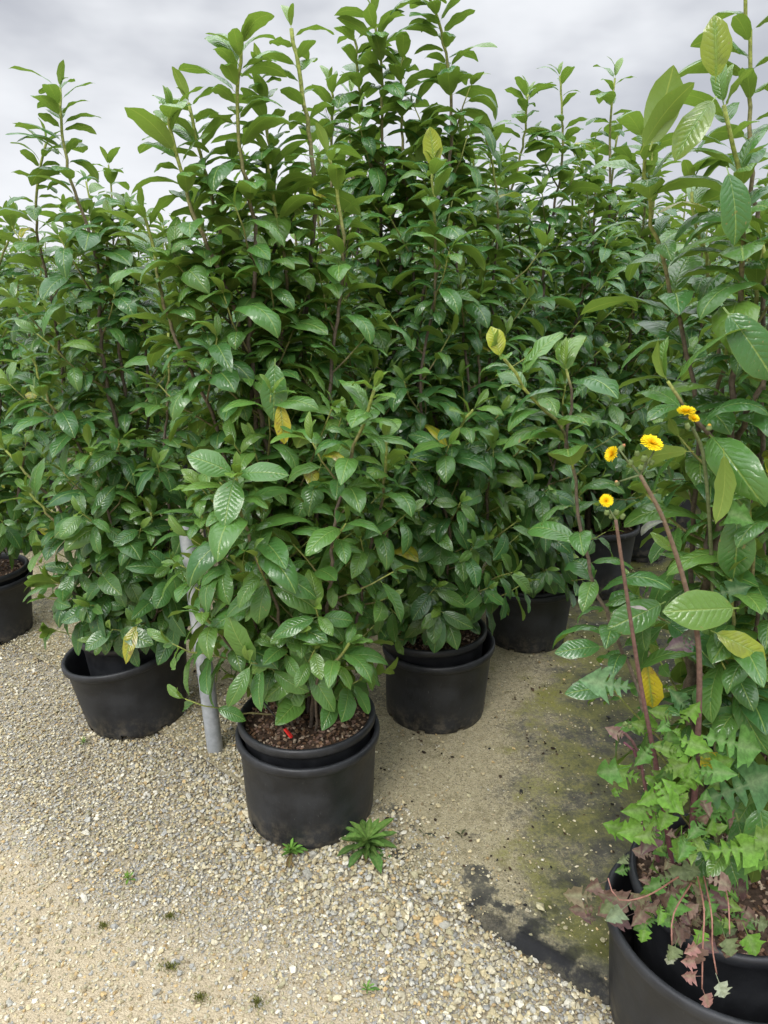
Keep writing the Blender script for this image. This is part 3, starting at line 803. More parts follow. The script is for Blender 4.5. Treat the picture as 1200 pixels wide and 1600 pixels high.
potted((POS['D'][0], POS['D'][1], .012), pl, label='potted laurel third in the middle row sunk low in its single looking black pot', k=3, nchips=350)
outer_pot((POS['D'][0], POS['D'][1], 0), 'black outer pot third along the middle row behind the sandy patch of cloth', seed=3, rt=.222)

# B, the left front plant
pl = Plant(404, clear=.35); axB = top_of('B')
pl.main_stem(S_path('B', .0, 0, [(205, 850, 0), (168, 600, 0), (150, 430, 0), (112, 260, 0), (88, 135, 0)]), axis=axB, lead=.55, side_gap=.040, size=.125, maxr=.36, r0=.010)
pl.leaf(P(88, 136, POS['B'][1]), (-1, 0, .55), (.3, 0, 1), .155, .32, .55, .25, (.6, .1, 0, 1))
pl.main_stem(S_path('B', .03, .02, [(230, 800, .1), (190, 600, .08), (172, 450, .05), (176, 350, .05)]), axis=axB, lead=.4, side_gap=.045, size=.125)
pl.main_stem(S_path('B', .04, -.02, [(262, 820, -.1), (262, 640, -.12), (256, 520, -.12)]), r0=.006, axis=axB, lead=.45, side_gap=.055, size=.125)
pl.main_stem(S_path('B', -.05, -.03, [(150, 900, -.1), (100, 800, -.14), (50, 752, -.16), (5, 705, -.16)]), r0=.0065, axis=axB, lead=.42, side_gap=.05, size=.125, sp_lead=.03, side_len=(.16, .13), side_from=.15, maxr=.6)
pl.main_stem(S_path('B', -.05, -.03, [(160, 880, -.12), (110, 830, -.18), (60, 785, -.2), (45, 770, -.2)]), r0=.0055, axis=axB, lead=.34, sides=False, size=.12, bare=1)
pl.main_stem(S_path('B', -.06, -.04, [(150, 960, -.12), (110, 925, -.17), (82, 905, -.2)]), r0=.0045, axis=axB, lead=.24, sides=False, size=.135, bare=1)
pl.main_stem(S_path('B', -.04, .02, [(150, 760, -.1), (80, 620, -.1), (52, 560, -.1)]), r0=.006, axis=axB, lead=.4, side_gap=.05, size=.125, maxr=.5)
pl.main_stem(S_path('B', -.02, -.05, [(190, 880, -.18), (160, 780, -.22), (135, 700, -.22)]), r0=.005, axis=axB, lead=.3, side_gap=.045, size=.13, side_len=(.18, .12))
pl.main_stem(S_path('B', .05, -.04, [(255, 930, -.16), (240, 850, -.2), (232, 800, -.2)]), r0=.005, axis=axB, lead=.25, side_gap=.045, size=.13, side_len=(.18, .12))
for a, b_, l in ((150, 955, .15), (185, 960, .16), (225, 950, .17), (255, 935, .16), (200, 990, .13), (128, 965, .14), (275, 960, .14)):
    pl.leaf(P(a, b_, POS['B'][1] - .16), (rng.normal(0, .25), -.35, -1), (rng.normal(0, .2), -1, .25), l, .38, .3, .3, (rng.uniform(.25, .6), 0, 0, 1), tw=rng.normal(0, .15))
for dx, pix in ((.03, [(230, 700, .1), (222, 500, .1), (205, 380, .1), (200, 330, .1)]), (-.03, [(120, 700, .1), (75, 450, .1), (60, 330, .1), (68, 225, .1)])):
    pl.main_stem(S_path('B', dx, .02, pix), r0=.007, axis=axB, lead=.4, size=.12, side_gap=.055, side_from=.35, maxr=.42)
potted((POS['B'][0] + .022, POS['B'][1] + .020, IZ + .018), pl, label='potted laurel at left tilting in a wide outer pot beside the steel pole', tilt=(R_(-2), R_(-2.5)), k=4, nchips=600)
outer_pot((POS['B'][0], POS['B'][1], 0), 'black outer pot at left with a lopsided rim standing on gravel next to the pole', seed=4, shear=(-.030, -.012, .13, .03), rt=.222, taper=.034)

# A, the far left plant, cut by the frame
pl = Plant(505); axA = top_of('A')
for dx, pix in ((0, [(0, 700, 0), (-10, 500, 0), (20, 340, 0)]), (.05, [(40, 720, 0), (50, 560, 0), (60, 400, 0)]), (-.05, [(-50, 700, 0), (-70, 500, 0), (-60, 330, 0)])):
    pl.main_stem(S_path('A', dx, 0, pix), axis=axA, lead=.45, side_gap=.045, maxr=.38, side_from=.12)
potted((POS['A'][0], POS['A'][1], IZ), pl, label='potted laurel cut off by the left edge of the photo in an orange-brown mulched pot', k=5, nchips=350)
outer_pot((POS['A'][0], POS['A'][1], 0), 'black outer pot cut off by the left edge of the photo', seed=5)

# E, the near right plant: open habit and large leaves
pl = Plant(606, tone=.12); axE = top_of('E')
kw = dict(axis=axE, sp_lead=.027, side_gap=.085, low_z=(.7, 1.6), side_len=(.20, .14), size=.118, r1=.0032, skip=.06, sp_side=.028)
pl.main_stem(S_path('E', .0, .12, [(1086, 1100, .1), (1100, 900, .1), (1158, 620, .1), (1152, 380, .08), (1128, 170, .06)]), r0=.0135, lead=.52, side_from=.30, **kw)
pl.main_stem(S_path('E', -.01, .10, [(1080, 1080, .16), (1092, 850, .18), (1072, 600, .18), (1045, 400, .16), (1000, 215, .14)]), r0=.008, lead=.62, side_from=.40, **{**kw, 'side_gap': .2})
pl.main_stem(S_path('E', -.08, .08, [(1020, 1180, .02), (958, 990, .02), (916, 830, .02), (880, 690, .02), (830, 632, .0), (782, 560, -.02)]), r0=.0055, lead=.80, sides=False, bare=1, **{**{k_: v for k_, v in kw.items() if k_ not in ('side_gap', 'side_len', 'sp_side')}, 'size': .098, 'sp_lead': .027, 'r1': .0026})
pl.main_stem([P(884, 700, POS['E'][1] + .02), P(892, 640, POS['E'][1] + .02), P(890, 575, POS['E'][1])], r0=.0032, r1=.0022, lead=.14, sides=False, bare=1, axis=axE, size=.095, sp_lead=.018)
pl.leaf(P(782, 560, POS['E'][1] - .02), (-.3, .1, 1), (.2, -1, .2), .055, .6, .3, .2, (.8, 1.0, .3, 1))
pl.main_stem(S_path('E', .03, .12, [(1150, 1000, .12), (1175, 700, .14), (1185, 500, .14), (1205, 350, .14)]), r0=.009, lead=.55, side_from=.3, **kw)
pl.main_stem(S_path('E', .06, .10, [(1170, 1120, .02), (1200, 950, .0), (1215, 760, .0)]), r0=.006, lead=.5, side_from=.12, **{**kw, 'side_gap': .07})
pl.main_stem(S_path('E', .02, .06, [(1130, 1180, .0), (1150, 1050, .0), (1150, 900, .0)]), r0=.005, lead=.4, side_from=.1, **{**kw, 'side_gap': .09})
pl.main_stem(S_path('E', .06, .06, [(1170, 1150, .04), (1180, 1000, .04), (1168, 880, .04), (1175, 780, .04)]), r0=.006, lead=.55, side_from=.1, **{**kw, 'side_gap': .06})
pl.main_stem([P(1100, 900, POS['E'][1] + .1), P(1118, 780, POS['E'][1] + .14), P(1122, 640, POS['E'][1] + .16), P(1130, 520, POS['E'][1] + .16)], r0=.006, lead=.5, side_from=.05, **{**kw, 'side_gap': .07})
pl.main_stem([P(1150, 700, POS['E'][1] + .14), P(1185, 600, POS['E'][1] + .06), P(1198, 480, POS['E'][1] + .04), P(1190, 380, POS['E'][1] + .04)], r0=.006, lead=.5, side_from=.05, **{**kw, 'side_gap': .07})
pl.main_stem(S_path('E', .05, .14, [(1160, 900, .3), (1130, 600, .32), (1100, 400, .32), (1085, 300, .32)]), r0=.008, lead=.5, side_from=.3, **kw)
pl.main_stem(S_path('E', .08, .14, [(1190, 900, .25), (1185, 400, .25), (1172, 150, .25), (1160, -40, .25)]), r0=.009, lead=.8, side_from=.3, **kw)
pl.main_stem([P(1140, 700, POS['E'][1] + .1), P(1090, 660, POS['E'][1] + .02), P(1053, 600, POS['E'][1] + .0)], r0=.0045, r1=.003, lead=.14, sides=False, bare=1, axis=axE, size=.12, sp_lead=.03)
for a, b_, dy, d, nn, l, wr, tn in (
        (1150, 790, -.02, (.1, -.1, -1), (-.2, -1, .15), .145, .46, (.55, .02, 0, 1)),
        (1130, 480, -.02, (.5, -.3, -.7), (-.4, -1, .3), .15, .45, (.5, 0, 0, 1)),
        (1120, 150, .0, (-.6, -.2, -.8), (-.5, -.9, .5), .11, .46, (.75, .10, .15, 1)),
        (1118, 130, .0, (-.25, -.3, .9), (-.3, -1, .3), .09, .50, (.8, .16, .25, 1)),
        (1135, 260, -.02, (.25, -.2, -1), (.1, -1, .3), .12, .46, (.5, 0, 0, 1)),
        (1015, 235, .0, (.25, .1, 1), (.4, 1, -.2), .12, .46, (.6, .15, 0, 1)),
        (1000, 240, .0, (.55, -.2, 1), (-.5, 1, .5), .115, .42, (.6, .1, 0, 1)),
        (1155, 950, -.1, (-.9, -.2, .05), (.1, -1, .5), .14, .50, (.7, .3, 0, 1)),
        (1040, 940, .0, (-.9, -.3, -.3), (-.1, -1, .5), .125, .50, (.6, .05, 0, 1)),
        (1085, 705, -.06, (-1, -.1, -.1), (0, 1, .4), .13, .30, (.7, .35, 0, 1)),
        (1130, 700, -.06, (.05, -.2, -1), (1, .5, .1), .13, .32, (.7, .35, 0, 1)),
        (1110, 985, -.06, (.6, -.2, -.25), (-.1, -1, .6), .115, .40, (.8, .75, .2, 1)),
        (1075, 1180, .0, (.75, -.1, -.2), (0, -1, .6), .12, .40, (.8, .6, .9, 1)),
        (1010, 1030, .04, (.2, -.1, -1), (-.3, -1, .2), .12, .42, (.8, .6, 1.0, 1)),
        (965, 1072, .02, (-1, -.2, -.0), (-.1, -.8, .8), .11, .40, (.45, 0, 0, 1)),
        (945, 1010, .02, (-1, -.1, -.05), (0, -.8, .8), .10, .40, (.45, 0, 0, 1)),
        (1185, 1250, -.1, (.15, -.3, -1), (-.2, -1, .2), .15, .60, (.6, .05, 0, 1)),
        (1150, 1270, -.04, (.25, -.3, -1), (-.3, -1, .3), .14, .5, (.35, 0, 0, 1))):
    pl.leaf(P(a, b_, POS['E'][1] + dy), np.array(d, float), np.array(nn, float), l, wr, .5, .25, tn, .002)
potted((POS['E'][0] + .045, POS['E'][1] + .085, IZ - .005), pl, label='large leaved potted laurel nearest the camera at the right edge, weed stems among it', tilt=(R_(2), R_(-2)), k=6, nchips=700)
outer_pot((POS['E'][0], POS['E'][1], 0), 'black outer pot in the bottom right corner cut off by the frame', seed=6, rt=.245)

# ------------------------------------------------------------------ copies further back
protos = []
GRP = 'potted laurels standing in rows'
for v in range(6):
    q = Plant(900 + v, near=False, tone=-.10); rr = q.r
    ns = 4
    for i in range(ns):
        a = i * 6.28 / ns + rr.uniform(-.5, .5); b0 = rr.uniform(.02, .05); b1 = rr.uniform(.08, .24); ht = rr.uniform(1.72, 2.12) - .12 * (i == 2)
        base = np.array([b0 * math.cos(a), b0 * math.sin(a), .255])
        pts = [base, base + [b1 * .5 * math.cos(a), b1 * .5 * math.sin(a), ht * .35], [b1 * math.cos(a + .2), b1 * math.sin(a + .2), ht * .7], [b1 * 1.1 * math.cos(a + .1), b1 * 1.1 * math.sin(a + .1), ht]]
        q.main_stem(pts, axis=np.zeros(3), lead=.5, side_gap=.042, size=.136, maxr=.42, side_from=.10, sp_lead=.028, sp_side=.023, side_len=(.30, .17))
    protos.append(q.meshes(np.zeros(3), 'row laurel'))
Rv = np.array([.465, .605]); Vv = np.array([.95, -.70])
used = {}
Fp = np.array(POS['F']); rowbase = {0: Fp, -1: np.array(POS['B']), -2: np.array(POS['A']), 1: np.array(POS['E'])}
def rowpos(j, k):
    if j in rowbase: b = rowbase[j]
    elif j < -2: b = rowbase[-2] + Vv * (j + 2)
    else: b = rowbase[1] + Vv * (j - 1)
    b = b + Rv * k
    return b
special = {
    (-1, 1): ('potted laurel behind the left front plant with a dark pot under its leaves', 'black pot in the shade behind the left front pot'),
    (-2, 1): ('potted laurel just behind the one cut off by the left edge', 'black pot in the dark gap between the two left front pots'),
    (0, 3): ('potted laurel fourth in the middle row behind the weedy stems', 'black pot fourth in the middle row seen in deep shade'),
    (0, 4): ('potted laurel fifth in the middle row', 'black pot fifth in the middle row seen through the thistle stems'),
    (1, 1): ('potted laurel behind the right front plant at the edge of the photo', 'black pot directly behind the right front pot'),
    (1, 2): ('potted laurel third in the right hand row', 'black pot third in the right hand row'),
}
far_label = 'tall leafy potted laurel in the packed rows at the back of the nursery'
first = {}
rr = np.random.default_rng(5)
cnt = 0
for j in range(-14, 12):
    for k in range(0, 26):
        if (j, k) in ((0, 0), (0, 1), (0, 2), (-1, 0), (-2, 0), (1, 0)): continue
        if j > 1 and k < 3: continue
        b = rowpos(j, k) + rr.normal(0, .03, 2)
        x, y = b
        if y < 1.6 or y > 15.5: continue
        zc = y * CP
        if abs(x) > zc * .545 + .45: continue
        v = (j * 5 + k * 7) % 6
        rot = rr.uniform(0, 6.28); sc = rr.uniform(.97, 1.10) + (.09 if x > -.3 else .01)
        near_ = (j, k) not in special and -3 <= j <= 2 and y < 8.5
        rown = {-3: 'leftmost visible row', -2: 'row led by the far left pot', -1: 'row led by the left front pot', 0: 'middle row', 1: 'right hand row', 2: 'rightmost visible row'}.get(j, '')
        ordn = ('first', 'second', 'third', 'fourth', 'fifth', 'sixth', 'seventh', 'eighth', 'ninth', 'tenth', 'eleventh', 'twelfth', 'thirteenth')[min(k, 12)]
        lab = special[(j, k)][0] if (j, k) in special else ('potted laurel standing %s in the %s' % (ordn, rown) if near_ else far_label)
        plab = special[(j, k)][1] if (j, k) in special else ('black pot standing %s in the %s' % (ordn, rown) if near_ else 'black pot deep in the shade under the back rows of laurels')
        grp = GRP
        if v not in first:
            lm, st = protos[v]
            first[v] = potted((x, y, IZ), None, (lm, st), label=lab, group=grp, nchips=160, k=10 + v % 3, rot=rot, sc=sc)
        else:
            copy_thing(first[v], (x, y, IZ), rot, sc, lab, () if y < 6.5 else ('bark_mulch',))
        if y < 6.0:
            outer_pot((x, y, 0), plab, seed=v, rot=rot)
        cnt += 1
print('copies', cnt)

# ------------------------------------------------------------------ steel pole
g = Geo()
pb, pt = G(335, 1180) + [0, .025, -.05], P(291, 814, 2.235)
ln = np.linalg.norm(pt - pb)
pr = .0285
tn = np.tile(np.array([.34, .36, .38, 1]), (2, 1))
tube(g, [pb, pb + (pt - pb) * .5, pt], pr, (.34, .36, .38, 1), 28, cap=False)
tube(g, [pt, pb + (pt - pb) * .6], pr - .003, (.2, .21, .22, 1), 28, cap=False)
# rim joining outer and inner wall
ax = nrm(pt - pb); ref = nrm(np.cross(ax, [1.0, .13, .07])); bb = np.cross(ax, ref); th = np.linspace(0, 2 * np.pi, 28, endpoint=False)
ro = pt + pr * (np.cos(th)[:, None] * ref + np.sin(th)[:, None] * bb); ri = pt + (pr - .003) * (np.cos(th)[:, None] * ref + np.sin(th)[:, None] * bb)
g.add(np.vstack([ro, ri]), [(i, (i + 1) % 28, 28 + (i + 1) % 28, 28 + i) for i in range(28)], (.4, .42, .44, 1))
m, nt, o = new_mat('galvanised steel')
tcn = N(nt, 'ShaderNodeTexCoord')
a = noise(nt, tcn.outputs['Object'], 30.0, 5, .6); vo = N(nt, 'ShaderNodeTexVoronoi', {'Vector': tcn.outputs['Object'], 'Scale': 70.0})
c = mixc(nt, smooth(nt, a, .35, .7), (.30, .325, .35), (.44, .47, .50)); c = mixc(nt, math_(nt, 'MULTIPLY', vo.outputs['Distance'], .25), c, (.55, .57, .6))
sp = N(nt, 'ShaderNodeSeparateXYZ', {0: tcn.outputs['Object']})
c = mixc(nt, math_(nt, 'MULTIPLY', smooth(nt, sp.outputs[2], .10, .0), smooth(nt, a, .4, .6)), c, (.30, .26, .19))
b = N(nt, 'ShaderNodeBsdfPrincipled', {'Base Color': c, 'Metallic': .25, 'Roughness': .45})
nt.links.new(b.outputs[0], o.inputs[0])
tag(link('steel_pole', g.mesh('pole', True, pb), m, None, pb), 'galvanised grey steel pole leaning a little beside the front plant', 'pole')

# ------------------------------------------------------------------ drip stick and red plant tags
g = Geo()
a, b = G(406, 1082, .40) , G(444, 1140, .318)
a = P(400, 1083, POS['F'][1] - .11); b = P(446, 1140, POS['F'][1] - .135)
root = link('drip_stick', None, None, None, b)
tube(g, [a, (a + b) / 2 + [0, 0, .002], b], .0026, (.02, .02, .022, 1), 8)
link('rod', g.mesh('rod', True, b), PLASTIC, root)
g = Geo(); d = nrm(b - a); side = nrm(np.cross(d, [0, 0, 1.0])); up = np.cross(side, d)
q0, q1 = b - d * .004, b + d * .028
def slab(g, p, q, w0, w1, t, col):
    d = nrm(q - p); sd = nrm(np.cross(d, [0, 0, 1.0])); u = np.cross(sd, d)
    V = [p - sd * w0 - u * t, p + sd * w0 - u * t, p + sd * w0 + u * t, p - sd * w0 + u * t, q - sd * w1 - u * t, q + sd * w1 - u * t, q + sd * w1 + u * t, q - sd * w1 + u * t]
    g.add(V, [(0, 3, 2, 1), (4, 5, 6, 7), (0, 1, 5, 4), (1, 2, 6, 5), (2, 3, 7, 6), (3, 0, 4, 7)], col)
slab(g, q0, q1, .0042, .0055, .0028, (.62, .03, .025, 1))
slab(g, q1, q1 + d * .003, .0055, .003, .002, (.62, .03, .025, 1))
link('red_tip', g.mesh('tip', False, b), PLASTIC, root)
tag(root, 'thin black stick with a bright red tip poking out of the front pot', 'drip stick')
def red_tag(px, py, Y, h, tilt, label, p=None):
    g = Geo(); p = P(px, py, Y) if p is None else np.array(p)
    slab(g, p - np.array([0, 0, .06]), p + np.array([tilt * h, 0, h]), .003, .0035, .0009, (.50, .03, .03, 1))
    slab(g, p + np.array([tilt * h, 0, h]), p + np.array([tilt * h * 1.2, 0, h * 1.25]), .0035, .0015, .0009, (.50, .03, .03, 1))
    tag(link('plant_tag', g.mesh('tag', False, p), PLASTIC, None, p), label, 'plant tag', 'red plant tags stuck in the mulch')
red_tag(35, 892, POS['A'][1] - .10, .065, .15, 'red plant tag leaning in the mulch of the far left pot', (POS['A'][0] + .10, POS['A'][1] - .10, IZ + .268))
red_tag(200, 1008, POS['B'][1] - .10, .022, 0, 'short red plant tag in the mulch of the left front pot')
red_tag(562, 1088, POS['F'][1] - .02, .02, 0, 'red plant tag half hidden by leaves at the back right of the front pot')

# ------------------------------------------------------------------ herbs
def herb_leaf(g, p, d, n, L, kind, col, bend=.5, lobes=3, rib=(.30, .36, .20)):
    """kind 'lobed' = sow thistle leaf with toothed arrow head; 'lance' = narrow rosette leaf"""
    d = nrm(np.array(d, float)); n = np.array(n, float); n = nrm(n - n.dot(d) * d); sd = np.cross(d, n)
    if kind == 'lobed':
        pr = [(0, .02, 0)]
        t = .08
        for i in range(lobes):
            wI = .13 + .05 * i
            pr += [(t, .02, 0), (t + .03, wI * .7, -.01), (t + .055, wI, -.035), (t + .085, wI * .75, -.0), (t + .12, .035, 0)]
            t += .15
        te = 1 - t
        pr += [(t + .02 * te, .05, 0), (t + .10 * te, .30, -.10), (t + .20 * te, .27, -.05), (t + .30 * te, .23, .0), (t + .36 * te, .26, -.02), (t + .48 * te, .17, 0), (t + .58 * te, .19, -.02), (t + .74 * te, .09, 0), (t + .9 * te, .035, 0), (1.0, .003, 0)]
    elif kind == 'ivy':
        pr = [(0, .012, 0), (.35, .012, 0), (.37, .05, 0), (.43, .30, -.08), (.50, .27, -.02), (.56, .18, 0), (.62, .33, -.04), (.68, .24, 0), (.75, .17, 0), (.80, .20, -.02), (.88, .10, 0), (1.0, .004, 0)]
    else:
        pr = [(0, .02, 0), (.1, .035, 0), (.25, .07, 0), (.45, .115, 0), (.6, .13, 0), (.75, .115, 0), (.88, .07, 0), (1.0, .004, 0)]
    pr = np.array(pr); T = pr[:, 0]
    th = bend * T ** 1.2 - .1 * bend; dT = np.diff(T, prepend=0)
    cx = np.cumsum(np.cos(th) * dT) * L; cz = np.cumsum(-np.sin(th) * dT) * L
    C = p + cx[:, None] * d + cz[:, None] * n
    nl = n * np.cos(th)[:, None] + d * np.sin(th)[:, None]; dl = d * np.cos(th)[:, None] - n * np.sin(th)[:, None]
    m = len(T); V = []; TN = []
    wob = rng.uniform(.8, 1.2, (m, 2))
    for i in range(m):
        w0 = pr[i, 1] * L
        for s_i, s in enumerate((-1, -.5, 0, .5, 1)):
            ww = w0 * (wob[i, 0] if s < 0 else wob[i, 1])
            V.append(C[i] + sd * ww * s + nl[i] * (abs(s) * ww * .40 + math.sin(i * 1.7 + s * 2 + L * 900) * .12 * ww * abs(s) - (.0008 if s == 0 else 0)) + dl[i] * pr[i, 2] * L * abs(s))
            TN.append([*((np.array(rib) * .3 + np.array(col) * .7) if s == 0 else np.array(col)), 1])
    F = [(i * 5 + j, i * 5 + j + 1, (i + 1) * 5 + j + 1, (i + 1) * 5 + j) for i in range(m - 1) for j in range(4)]
    g.add(V, F, np.array(TN))

PURP = np.array([.16, .065, .085, 1]); BRN = np.array([.20, .13, .095, 1]); GRS = np.array([.16, .20, .09, 1])
def herb_stem(g, pts, r0, r1, c0, c1, n=9):
    cv, tot = resample(pts, .02); rel = np.linspace(0, 1, len(cv))[:, None]
    tube(g, cv, np.linspace(r0, r1, len(cv)), np.array(c0) * (1 - rel) + np.array(c1) * rel, n)
    return cv

def flower(root, p, d, R, opened=1.0, name='flower_head'):
    """yellow composite head: cup of green bracts with many rays in layers"""
    d = nrm(np.array(d, float)); a = nrm(np.cross(d, [.3, .9, .1])); b = np.cross(d, a)
    fr = np.random.default_rng(int(abs(p[0] * 1e4) + abs(p[2] * 1e4)))
    g = Geo()
    for lay, (rl, el, cnt_) in enumerate(((1.0, 6, 54), (.88, 14, 46), (.70, 24, 38), (.50, 38, 30), (.30, 60, 18))):
        for i in range(cnt_):
            f = i * 6.283 / cnt_ + fr.normal(0, .05); e = R_(el + (1 - opened) * 55 + fr.normal(0, 4))
            rad = math.cos(f) * a + math.sin(f) * b; dr = math.cos(e) * rad + math.sin(e) * d; sd = nrm(np.cross(dr, d))
            l = R * rl * fr.uniform(.9, 1.06); w_ = R * .060
            q = p + d * R * .12 * lay * .3 + rad * R * .08
            c = np.array([.90, .70, .015]) * fr.uniform(.9, 1.05) if lay < 3 else np.array([.85, .55, .01])
            g.add([q - sd * w_ * .5, q + sd * w_ * .5, q + dr * l - sd * w_, q + dr * l + sd * w_, q + dr * l * 1.06 + sd * w_ * .2, q + dr * l * 1.06 - sd * w_ * .2],
                  [(0, 1, 3, 2), (2, 3, 4, 5)], (*c, 1))
    o = link(name, g.mesh(name, True, np.array(root.location)), PETAL, root)
    g = Geo(); bud_cup(g, p - d * R * .55, d, R * .33, R * .65)
    c = link('bract_cup', g.mesh('cup', True, np.array(root.location)), HERB, o)
def bud_cup(g, p, d, r, h, top=None):
    d = nrm(np.array(d, float)); k = 14
    prof = [(.3, 0), (.8, .08), (1.0, .35), (.92, .65), (.7, .9), (.45, 1.0)] if top is None else [(.3, 0), (.9, .15), (1.0, .4), (.75, .7), (.4, .92), (.05, 1.0)]
    a = nrm(np.cross(d, [.3, .9, .1])); b = np.cross(d, a); th = np.linspace(0, 2 * np.pi, k, endpoint=False)
    V = np.concatenate([p + d * h * z + (r * q * (1 + .10 * (np.arange(k) % 2)))[:, None] * (np.cos(th)[:, None] * a + np.sin(th)[:, None] * b) for q, z in [(np.full(k, pq), pz) for pq, pz in prof]])
    m = len(prof)
    T = np.concatenate([np.tile(np.array([.20, .27, .10, 1]) * (1 - .25 * (i % 2)), (k, 1)) for i in range(m)])
    if top is not None: T[-k:] = (*top, 1); T[-2 * k:-k] = (*top, 1)
    g.add(V, [(i * k + j, i * k + (j + 1) % k, (i + 1) * k + (j + 1) % k, (i + 1) * k + j) for i in range(m - 1) for j in range(k)], T)

YE = POS['E'][1] - .10
tb = np.array([POS['E'][0] - .02, POS['E'][1] - .06, IZ + .262])
tr = link('sow_thistle', None, None, None, tb)
tag(tr, 'tall weed with purple stems and yellow flower heads growing in the right front pot', 'weed')
def tpart(name, g, mat=HERB, sm=True): return link(name, g.mesh(name, sm, tb), mat, tr)
# stem 1, tall, to the flowers above the yellow leaf
g = Geo(); s1 = herb_stem(g, [P(1075, 1375, YE + .05), P(1088, 1200, YE + .02), P(1092, 1020, YE), P(1072, 920, YE), P(1038, 815, YE), P(1000, 742, YE)], .0072, .0032, PURP, BRN * .9 + GRS * .25)
for q, d in ((P(985, 722, YE), 0), (P(1012, 715, YE), 0), (P(966, 700, YE), 0), (P(968, 752, YE), 0), (P(1022, 705, YE), 0)):
    herb_stem(g, [P(1000, 742, YE), (P(1000, 742, YE) + q) / 2 + [0, 0, -.002], q], .0018, .0014, GRS, GRS, 6)
tpart('stem', g)
flower(tr, P(1018, 693, YE), (.12, -.5, .8), .0165)
flower(tr, P(958, 710, YE - .01), (-.75, -.35, .35), .0125, .7)
# stem 2
g = Geo(); s2 = herb_stem(g, [P(1050, 1350, YE + .04), P(1028, 1210, YE + .01), P(1003, 1080, YE), P(984, 960, YE), P(962, 812, YE)], .0050, .0028, PURP, BRN)
herb_stem(g, [P(962, 812, YE), P(952, 796, YE)], .0018, .0015, GRS, GRS, 6)
tpart('stem', g)
flower(tr, P(947, 783, YE - .005), (-.15, -.75, .5), .0105, .8)
# stem 3 with flowers behind the laurel leaves
g = Geo(); herb_stem(g, [P(1120, 1370, YE + .08), P(1118, 1100, YE + .12), P(1112, 880, YE + .12), P(1100, 720, YE + .1), P(1082, 668, YE + .08)], .0055, .003, GRS * .8 + BRN * .3, GRS)
tpart('stem', g)
flower(tr, P(1072, 644, YE + .07), (-.1, -.3, .9), .014, .85); flower(tr, P(1083, 655, YE + .06), (.1, -.55, .8), .0095, .7)
# stem 4, short, left
g = Geo(); s4 = herb_stem(g, [P(1028, 1345, YE + .03), P(1010, 1240, YE), P(998, 1180, YE), P(982, 1150, YE), P(962, 1140, YE)], .0040, .0025, PURP, PURP * .8 + GRS * .2)
herb_stem(g, [P(998, 1200, YE), P(990, 1172, YE - .01), P(975, 1160, YE - .01)], .003, .002, PURP, PURP, 7)
tpart('stem', g)
for px, py, r_, h_, top in ((985, 722, .0045, .011, None), (1006, 716, .0048, .012, None), (996, 708, .004, .010, None), (1016, 722, .0038, .010, None), (966, 698, .0046, .017, (.62, .28, .14)), (966, 754, .0042, .011, (.62, .36, .18)),
                          (948, 800, .0042, .010, None), (962, 800, .0046, .011, None), (955, 806, .0038, .010, None), (970, 806, .004, .011, None), (1108, 667, .0045, .012, (.7, .42, .05)), (1000, 730, .0042, .010, None), (1076, 665, .004, .012, None), (975, 1130, .004, .01, None), (984, 1134, .0036, .009, None)):
    g = Geo(); bud_cup(g, P(px, py, YE + rng.uniform(-.01, .01)) - np.array([0, 0, h_ * .5]), (rng.normal(0, .3), -.2, 1), r_, h_, top); tpart('flower_bud', g)
